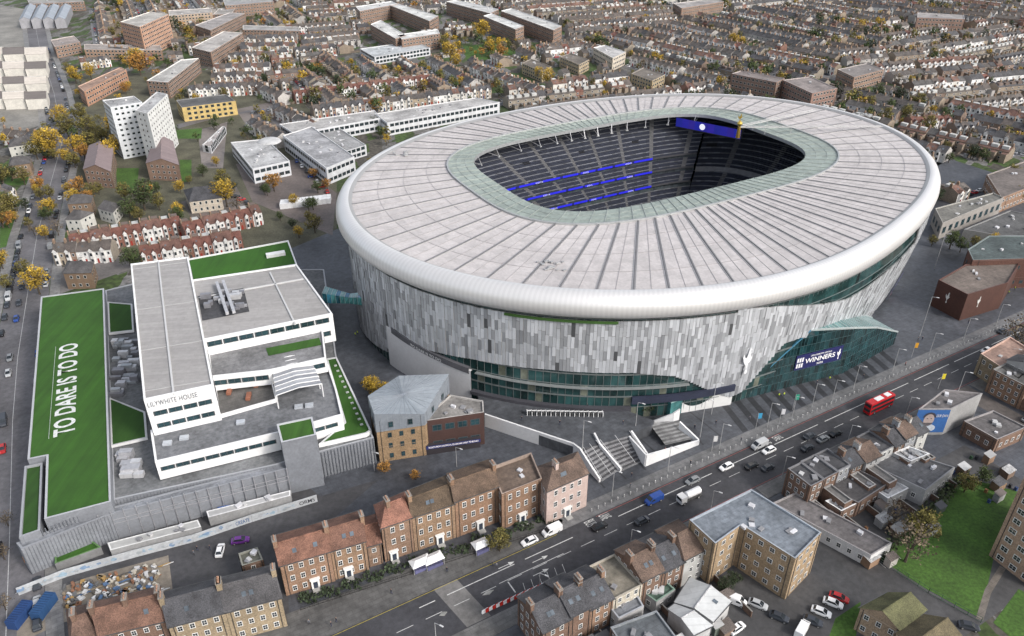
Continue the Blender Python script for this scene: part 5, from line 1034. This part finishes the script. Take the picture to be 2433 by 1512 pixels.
    for k in range(10):
        a=k*.6283;b_=(k+1)*.6283
        w.quad((wr*math.cos(a),-.11,wr*math.sin(a)),(wr*math.cos(b_),-.11,wr*math.sin(b_)),(wr*math.cos(b_),.11,wr*math.sin(b_)),(wr*math.cos(a),.11,wr*math.sin(a)),'rubber',(.02,.02,.02))
    for y in (-.11,.11): w.face([(wr*math.cos(k*.6283),y,wr*math.sin(k*.6283)) for k in range(10)],'rubber',(.02,.02,.02)); w.face([(wr*.6*math.cos(k*.6283),y*1.05,wr*.6*math.sin(k*.6283)) for k in range(10)],'steel',(.4,.4,.4))
    return P,w,wx,wr,hw
VC={}
def vehicle(x,y,ang,kind,colname,lab=None,group='vehicles on the streets',z=.05,park=False):
    key=(kind,colname)
    if key not in VC:
        P,w,wx,wr,hw=carparts(kind,CCOL.get(colname,(.3,.3,.3))); PM={k:raw(k.rstrip('.'),b.v,b.f,b.m,b.c) for k,b in P.items()}; VC[key]=(PM,raw('wheel',w.v,w.f,w.m,w.c),wx,wr,hw)
    PM,wm,wx,wr,hw=VC[key]
    nm={'car':'parked_car' if park else 'car','van':'van','bus':'double_decker_bus','lorry':'tanker_lorry'}[kind]
    o=thing(nm,(x,y,z),lab or f'{colname} {kind} '+('parked at the kerb' if park else 'on the main road'),{'bus':'bus','lorry':'lorry'}.get(kind,kind),group,rot=ang)
    for k,m in PM.items(): inst(k.rstrip('.'),m,o)
    for a in wx:
        for s in (-1,1): inst('wheel',wm,o,(a,s*hw,wr))
    return o
for (u,v,k,c,f) in [(1258,1290,'car','white',0),(1311,1266,'van','white',0),(1424,1255,'car','black',1),(1525,1241,'car','dark',1),(1553,1192,'van','blue',0),(1645,1146,'car','grey',0),(1725,1113,'car','white',0),(1785,1111,'car','black',1),(1824,1115,'car','dark',1),(1803,1062,'van','silver',0),(1826,1074,'car','white',0),(1923,1040,'car','dark',1),(1955,1047,'car','grey',1),(1985,1034,'car','black',1),(2342,836,'car','white',0),(1918,1068,'car','dark',1)]:
    x,y=G(u,v); vehicle(x,y,R30+(math.pi if f==0 else 0),k,c)
x,y=G(1638,1186); vehicle(x,y,R30+math.pi,'lorry','white','white tanker lorry driving on the main road')
x,y=G(2085,972); vehicle(x,y,R30,'bus','red','red double-decker bus on the main road')
for (u,v,k,c,a) in [(1978,1437,'car','white',-.5),(1992,1424,'car','red',-.5),(1950,1458,'car','white',-.5),(1905,1500,'van','white',.9),(1750,1497,'car','white',.6),(1745,1432,'van','white',-.5),(2300,1492,'car','dark',-.3),(524,1312,'car','white',1.7),(572,1288,'car','purple',.2),(2380,790,'car','dark',.5),(2440,1000,'car','grey',.5),(1800,1440,'car','silver',-.5),(1850,1470,'car','dark',-.5),(1930,1480,'car','dark',-.5)]:
    x,y=G(u,v); vehicle(x,y,a,k,c,park=True,lab=f'{c} {k} parked in the yard')
rc=random.Random(9)
def roadcars(L,offs,n0,n1,gap,p=.75):
    for off_ in offs:
        for i in range(n0,n1):
            a,b_=L[i],L[i+1]; d=(b_-a); ln=d.length; d.normalize(); q=Vector((-d.y,d.x)); t=0
            while t<ln:
                if rc.random()<p:
                    pnt=a+d*t+q*off_; vehicle(pnt.x,pnt.y,math.atan2(d.y,d.x)+(math.pi if off_>0 else 0),'car' if rc.random()<.88 else 'van',rc.choice(['black','dark','grey','silver','white','dark','black','blue','red' if rc.random()<.4 else 'grey']),park=True,group='cars along the side street')
                t+=gap
roadcars(LW,(6.2,),1,9,6.2,.6); roadcars(LW,(-6.2,),1,10,6.2,.5); roadcars(LW,(2.2,),2,6,14,.5)
for (u0,v0,u1,v1,n) in ((705,385,790,470,7),(590,300,640,290,4),(600,270,650,262,4),(1190,240,1300,225,10),(2290,470,2340,450,4),(560,470,600,490,3),(760,160,790,290,8)):
    for k in range(n):
        t=k/n; x,y=G(u0+(u1-u0)*t,v0+(v1-v0)*t); vehicle(x,y,rc.choice([.4,1.9]),'car',rc.choice(['black','dark','grey','silver','white','blue','red']),park=True,lab=None,group='cars in the car parks')
cl_=[]
for cn in ('white','black','grey','silver','red','blue','dark'):
    P,w,wx,wr,hw=carparts('car',CCOL[cn]); m=MB()
    for k in ('body','window','cabin_roof'):
        b=P[k]; n0=len(m.v); m.v+=b.v; m.f+=[range(f.start+n0,f.stop+n0) for f in b.f]; m.m+=b.m; m.c+=b.c
    cl_.append(toarr(m))
bake('distant_parked_cars',[(x,y,a,random.choice([0,0,1,2,3,3,4,5,6]),1.0) for x,y,a in carspots],cl_,label='many distant cars parked along the residential streets',cat='cars')
# ================= street furniture
def lamp(x,y,h,label='slim grey street lamp on the pavement'):
    o=thing('street_lamp',(x,y,.1),label,'street lamp','street lamps'); b=MB(); b.cyl(0,0,0,h,.12,.07,'steel',(.5,.5,.5),6); b.beam((0,0,h-.05),(1.4,-.8,h+.15),.09,'steel',(.5,.5,.5)); mk('post',b,o,local=True); b=MB(); b.box(1.5,-.85,h+.05,.9,.3,.14,-.52,'white',(.6,.6,.6),True); mk('lamp_head',b,o,local=True)
for s in range(100,330,19): lamp(*Rf(s,118.5),9)
for s in range(40,330,26): lamp(*Rf(s,100.6),8)
for (u,v,h) in ((1382,1093,14),(1690,985,12),(1663,1040,14),(1508,1035,12),(2185,800,16),(2220,640,16),(1880,1000,9),(1975,960,9),(1085,1110,7),(890,1120,7)): lamp(*G(u,v),h,'tall grey lighting mast on the plaza')
bl=MB(); bl.cyl(0,0,0,.95,.13,.13,'steel',(.55,.55,.55),8); bl.cyl(0,0,.95,1.05,.13,.05,'steel',(.6,.6,.6),8); bm=raw('bollard',bl.v,bl.f,bl.m,bl.c)
for k in range(110):
    p=Rf(92+k*2.1,116.6); inst('bollard',bm,None,p+(.14,),label='steel bollard along the plaza kerb',cat='bollard',group='bollards along the kerb')
for (u,v,c) in ((1795,1020,(.05,.3,.5)),(1690,1075,(.6,.6,.6)),(2165,850,(.5,.25,.02)),(1883,975,(.03,.3,.2)),(2228,925,(.6,.5,.03)),(1850,1010,(.6,.6,.62))):
    x,y=G(u,v); o=thing('banner_pole',(x,y,.1),'pole with a small coloured banner by the road','banner'); b=MB(); b.cyl(0,0,0,6,.08,.06,'steel',(.5,.5,.5),6); mk('post',b,o,local=True); b=MB(); b.quad((.1,0,3.8),(1.2,.1,3.8),(1.2,.1,5.8),(.1,0,5.8),'white',c); b.quad((1.2,.12,3.8),(.1,.02,3.8),(.1,.02,5.8),(1.2,.12,5.8),'white',c); mk('banner',b,o,local=True)
for k in range(20):
    t=k/19; u=1152+160*t; v=1455-72*t; x,y=G(u,v); b=MB(); b.box(0,0,0,1.7,.45,.35,0,'paint',(.5,.03,.02) if k%2 else (.7,.7,.7)); b.box(0,0,.35,1.6,.2,.6,0,'paint',(.5,.03,.02) if k%2 else (.7,.7,.7)); b.v=[(x+a*math.cos(.62)-c*math.sin(.62),y+a*math.sin(.62)+c*math.cos(.62),z+.05) for a,c,z in b.v]
    mk('road_barrier',b,label=('red' if k%2 else 'white')+' plastic road barrier on the carriageway',cat='barrier',group='road barriers')
hp=[(45,1415),(160,1370),(330,1322),(460,1288),(600,1240),(755,1192)]
for i in range(len(hp)-1):
    a=Vector(G(*hp[i]));c=Vector(G(*hp[i+1])); b=MB(); d=(c-a).normalized(); ang=math.atan2(d.y,d.x); m_=(a+c)/2; b.box(m_.x,m_.y,0,(c-a).length-.05,.15,2.4,ang,'render',(.5,.52,.54)); o=mk('hoarding',b,label='white painted yard hoarding with blue graffiti',cat='fence',group='yard hoardings')
    nq=Vector((d.y,-d.x))*.12
    if i in (3,4):
        t=['','','','CREATE','ORMS'][i]; p=a.lerp(c,.72)+nq;q=a.lerp(c,.96)+nq; tm=textmb(t,(p.x,p.y,.6),(q.x,q.y,.6),1.2,(0,0,1),'render',(.05,.12,.28) if i<4 else (.03,.03,.04),.01); mk('graffiti_lettering',tm,o)
    for k in range(16):
        p=a.lerp(c,U(.03,.66 if i in(3,4) else .97))+nq*(.7+k*.02); g=MB(); w=U(.3,1.3); hz=U(.2,.8); zc=U(.9,1.5); g.face([(p.x+d.x*w*math.cos(t)*U(.6,1.2),p.y+d.y*w*math.cos(t),zc+hz*math.sin(t)*U(.6,1.1)) for t in [j*.7 for j in range(9)]],'render',random.choice([(.33,.45,.55),(.2,.3,.45),(.45,.5,.56),(.35,.38,.4),(.42,.44,.47)])); mk('graffiti',g,o)
for q,c in (([(255,1290),(470,1235),(478,1252),(262,1308)],(.38,.38,.37)),([(490,1215),(690,1165),(690,1178),(495,1230)],(.4,.4,.4))):
    nb('lean_to_shed','long lean-to shed with corrugated pale roof',q,3,wall=(.3,.3,.3),wm='wall',rm='memb',rc=c,win=None,cat='shed',par=.05,vents=5)
nb('lawn_plinth','low plinth covered with artificial grass',[(130,1310),(215,1282),(240,1300),(130,1340)],2.5,wall=(.2,.2,.2),wm='wall',rm='turf',rc=TURF,win=None,cat='plinth')
for (u,v,a,c) in ((52,1470,1.45,(.015,.05,.16)),(108,1450,1.45,(.02,.07,.18)),(535,1222,.3,(.03,.12,.4)),(72,1330,1.7,(.5,.18,.02))):
    x,y=G(u,v); b=MB(); big=u<530 and v!=1330; l=6 if big else 3; l=1.8 if v==1330 else l; b.box(x,y,.05,l,2.4 if big else 1.8,2.5 if big else 2,a,'memb',c)
    for k in range(int(l/.6)):
        o_=-l/2+.3+k*.6
        b.beam((x+o_*math.cos(a)-1.1*math.sin(a)*(1 if big else .7),y+o_*math.sin(a)+1.1*math.cos(a)*(1 if big else .7),2.6 if big else 2.1),(x+o_*math.cos(a)+1.1*math.sin(a)*(1 if big else .7),y+o_*math.sin(a)-1.1*math.cos(a)*(1 if big else .7),2.6 if big else 2.1),.1,'memb',tuple(z_*.6 for z_ in c))
    mk('shipping_container' if big else 'portable_cabin',b,label='blue steel container standing in the yard' if c[2]>.1 else 'orange portable cabin at the yard edge',cat='container',group='yard containers')
sheet('builders_yard',GL([(40,1440),(200,1375),(400,1320),(410,1400),(150,1480),(40,1530)]),.048,'asphalt',(.19,.165,.135))
for k in range(150):
    u=U(150,385);v=1388-(u-150)*.22+U(5,72); x,y=G(u,v); b=MB(); t=k%4; c=random.choice([(.45,.42,.36),(.24,.12,.07),(.12,.12,.12),(.6,.6,.6),(.08,.14,.25),(.25,.2,.14),(.35,.22,.08),(.1,.09,.08),(.5,.5,.5)])
    if t<2:
        for j in range(2): b.box(x+U(-.2,.2),y+U(-.2,.2),.05+j*.4,U(.6,1.6),U(.4,.9),.38,U(0,3),'wall',c)
    elif t==2: b.cyl(x,y,.05,1.0,.35,.35,'wall',c,8)
    else:
        for j in range(5): b.beam((x+j*.2,y,.1+.05*j),(x+j*.2+2,y+1.2,.15+.05*j),.14,'wall',c)
    mk('building_material_pile',b,label='pile of building materials in the yard',cat='building materials',group='yard materials')
for (u,v,l) in ((1000,1350,5),(1030,1342,5),(1142,1308,4)):
    x,y=G(u,v); o=thing('market_stall',(x,y,.14),'white canopied market stall on the pavement','market stall','market stalls',rot=R30); b=MB()
    for sx in (-1,1):
        for sy in (-1,1): b.beam((sx*l*.45,sy*1.3,0),(sx*l*.45,sy*1.3,2.2),.08,'steel',(.5,.5,.5))
    mk('frame',b,o,local=True); b=MB(); A=[(-l/2,-1.5,2.2),(l/2,-1.5,2.2),(l/2,1.5,2.2),(-l/2,1.5,2.2)];r1=(-l/4,0,3);r2=(l/4,0,3); b.quad(A[0],A[1],r2,r1,'white',(.75,.75,.75)); b.quad(A[2],A[3],r1,r2,'white',(.75,.75,.75)); b.face((A[1],A[2],r2),'white',(.7,.7,.7)); b.face((A[3],A[0],r1),'white',(.7,.7,.7)); mk('canopy',b,o,local=True); b=MB(); b.box(0,-.9,0,l*.8,.8,.9,0,'wall',(.1,.1,.2)); mk('counter',b,o,local=True)
def shrub(x,y,l,w,h,n,col,name,lab,grp):
    b=MB()
    for j in range(n):
        P_=Vector((x+U(-l,l),y+U(-w,w),.1+U(.1,h))); a=Vector((U(-1,1),U(-1,1),U(-1,1))).normalized()*.4; c=a.cross(Vector((U(-1,1),U(-1,1),1))).normalized()*.35; g=U(.6,1.5); b.face([tuple(P_-a),tuple(P_+c),tuple(P_+a),tuple(P_-c)],'leaf',tuple(q*g for q in col))
    mk(name,b,label=lab,cat='hedge',group=grp)
for k in range(12):
    t=k/11; u=735+560*t; v=1425-190*t; x,y=G(u,v+U(-3,5)); shrub(x,y,2.4,1.4,.9,80,(.03,.045,.02),'hedge','clipped dark hedge in a townhouse front garden','front garden hedges')
for k in range(14):
    t=k/13; x,y=G(2092+200*t,1322-185*t); shrub(x,y,1.6,1.4,1.8,60,(.045,.06,.025),'bush','green bush along the lawn fence','bushes by the lawn')
b=MB(); A=Vector(G(715,1452));B=Vector(G(1300,1262)); n=60
for k in range(n+1):
    p=A.lerp(B,k/n); b.beam((p.x,p.y,.14),(p.x,p.y,1.2),.05,'steel',(.03,.03,.03))
for z in (.4,1.15): b.beam((A.x,A.y,z),(B.x,B.y,z),.06,'steel',(.03,.03,.03))
mk('iron_railing',b,label='black iron railing along the townhouse front gardens',cat='railing')
fp=[(2085,1330),(2205,1410),(2330,1480)]; b=MB()
for i in range(2):
    a=Vector(G(*fp[i])+(0,));c=Vector(G(*fp[i+1])+(0,)); n=int((c-a).length/2.5)
    for k in range(n+1): p=a.lerp(c,k/n); b.beam(tuple(p),(p.x,p.y,1.8),.08,'steel',(.05,.12,.07))
    for z in (.2,1,1.7): b.beam((a.x,a.y,z),(c.x,c.y,z),.06,'steel',(.05,.12,.07))
mk('mesh_fence',b,label='green mesh fence along the lawn edge',cat='fence')
def personmesh(jk,tr):
    vs=[(0,0,.92),(0,0,1.15),(0,0,1.38),(0,0,1.5),(0,0,1.62),(0,0,1.72),(.1,0,.88),(.13,.08,.48),(.14,-.02,.06),(-.1,0,.88),(-.13,-.1,.48),(-.14,-.2,.08),(.2,0,1.38),(.26,.04,1.1),(.27,.14,.86),(-.2,0,1.38),(-.26,-.04,1.1),(-.27,.02,.86),(.14,.12,.04),(-.14,-.06,.04)]
    es=[(0,1),(1,2),(2,3),(3,4),(4,5),(0,6),(6,7),(7,8),(0,9),(9,10),(10,11),(2,12),(12,13),(13,14),(2,15),(15,16),(16,17),(8,18),(11,19)]
    rad=[.15,.14,.17,.06,.1,.08,.1,.07,.05,.1,.07,.05,.07,.05,.04,.07,.05,.04,.04,.04]
    me=bpy.data.meshes.new('p'); me.from_pydata(vs,es,[]); o=bpy.data.objects.new('p',me); COL.objects.link(o); o.modifiers.new('s','SKIN')
    for i,r in enumerate(rad): me.skin_vertices[0].data[i].radius=(r,r*.8)
    me.skin_vertices[0].data[0].use_root=True; o.modifiers.new('ss','SUBSURF').levels=1
    bpy.context.view_layer.update(); e=o.evaluated_get(bpy.context.evaluated_depsgraph_get()); mm=e.to_mesh(); V=[tuple(v.co) for v in mm.vertices];F=[tuple(p.vertices) for p in mm.polygons]; C=[]
    for p in mm.polygons:
        z=p.center.z; C.append((.03,.02,.015) if z>1.7 else (.45,.28,.2) if z>1.5 else jk if z>.9 and not(abs(p.center.x)>.2 and z<.93) else (.45,.28,.2) if abs(p.center.x)>.22 else tr if z>.1 else (.02,.02,.02))
    r=raw('person',V,F,['skin']*len(F),C,True); e.to_mesh_clear(); bpy.data.objects.remove(o); return r
PMS=[(personmesh(c,t),n) for c,t,n in (((.02,.02,.03),(.03,.04,.08),'black coat and blue jeans'),((.5,.65,.05),(.03,.03,.04),'yellow high-visibility jacket'),((.25,.03,.03),(.02,.02,.02),'red jacket and black trousers'),((.12,.13,.15),(.05,.05,.06),'grey coat and dark trousers'))]
pp=[(1500,1135,0),(1497,1160,3),(1170,1345,0),(1180,1350,3),(1062,1360,0),(800,1480,0),(735,1485,3),(788,1490,0),(930,1412,0),(2190,810,0),(2180,812,3),(1580,1075,2),(1850,945,1),(1862,943,1),(1970,905,1),(1940,915,0),(1650,1020,0),(1780,1000,3),(2410,690,1),(2395,700,1),(2300,770,0),(845,800,1),(850,796,1),(470,1310,0),(462,1320,3),(500,1308,0),(1700,1010,0),(2050,900,0),(2050,880,3),(1640,1105,0),(1760,1050,3),(2150,870,2)]
for (u,v,k) in pp:
    x,y=G(u,v); o=bpy.data.objects.new('person',PMS[k][0]); o.location=(x,y,.1); o.rotation_euler=(0,0,U(0,6.28)); COL.objects.link(o); tag(o,'person in '+PMS[k][1]+' walking on the pavement','person','pedestrians')
for (u,v,k) in ((1410,965,1),(1445,962,1),(1395,970,0),(1330,1010,0),(1240,1000,0),(1480,1010,0)):
    x,y=G(u,v,3.6); o=bpy.data.objects.new('person',PMS[k][0]); o.location=(x,y,3.6); o.rotation_euler=(0,0,U(0,6.28)); COL.objects.link(o); tag(o,'person in '+PMS[k][1]+' standing on the deck','person','pedestrians')
# ================= camera, light
cam=bpy.data.cameras.new('camera'); o=bpy.data.objects.new('camera',cam); COL.objects.link(o); sc.camera=o; o.location=(0,0,HC); o.rotation_euler=(math.radians(59),0,0); cam.lens=36*F0/W0; cam.clip_end=6000; cam.clip_start=1
w=bpy.data.worlds.new('World'); sc.world=w; w.use_nodes=True; N=w.node_tree.nodes; L=w.node_tree.links; bgn=N['Background']
sky=N.new('ShaderNodeTexSky'); sky.sky_type='NISHITA'; sky.sun_disc=False; sky.sun_elevation=math.radians(36); sky.sun_rotation=math.radians(125); sky.air_density=1; sky.dust_density=3
hs=N.new('ShaderNodeHueSaturation'); hs.inputs['Saturation'].default_value=.42; hs.inputs['Value'].default_value=1.7; L.new(sky.outputs[0],hs.inputs['Color']); L.new(hs.outputs[0],bgn.inputs[0]); bgn.inputs[1].default_value=.15
sl=bpy.data.lights.new('sun','SUN'); sl.energy=2.3; sl.angle=math.radians(10); sl.color=(1,.955,.9); so=bpy.data.objects.new('sun',sl); COL.objects.link(so)
az=math.radians(125); el=math.radians(36); dv=Vector((math.sin(az)*math.cos(el),math.cos(az)*math.cos(el),math.sin(el))); so.rotation_euler=dv.to_track_quat('Z','Y').to_euler()
sc.view_settings.view_transform='Standard'; sc.view_settings.look='None'; sc.view_settings.exposure=0
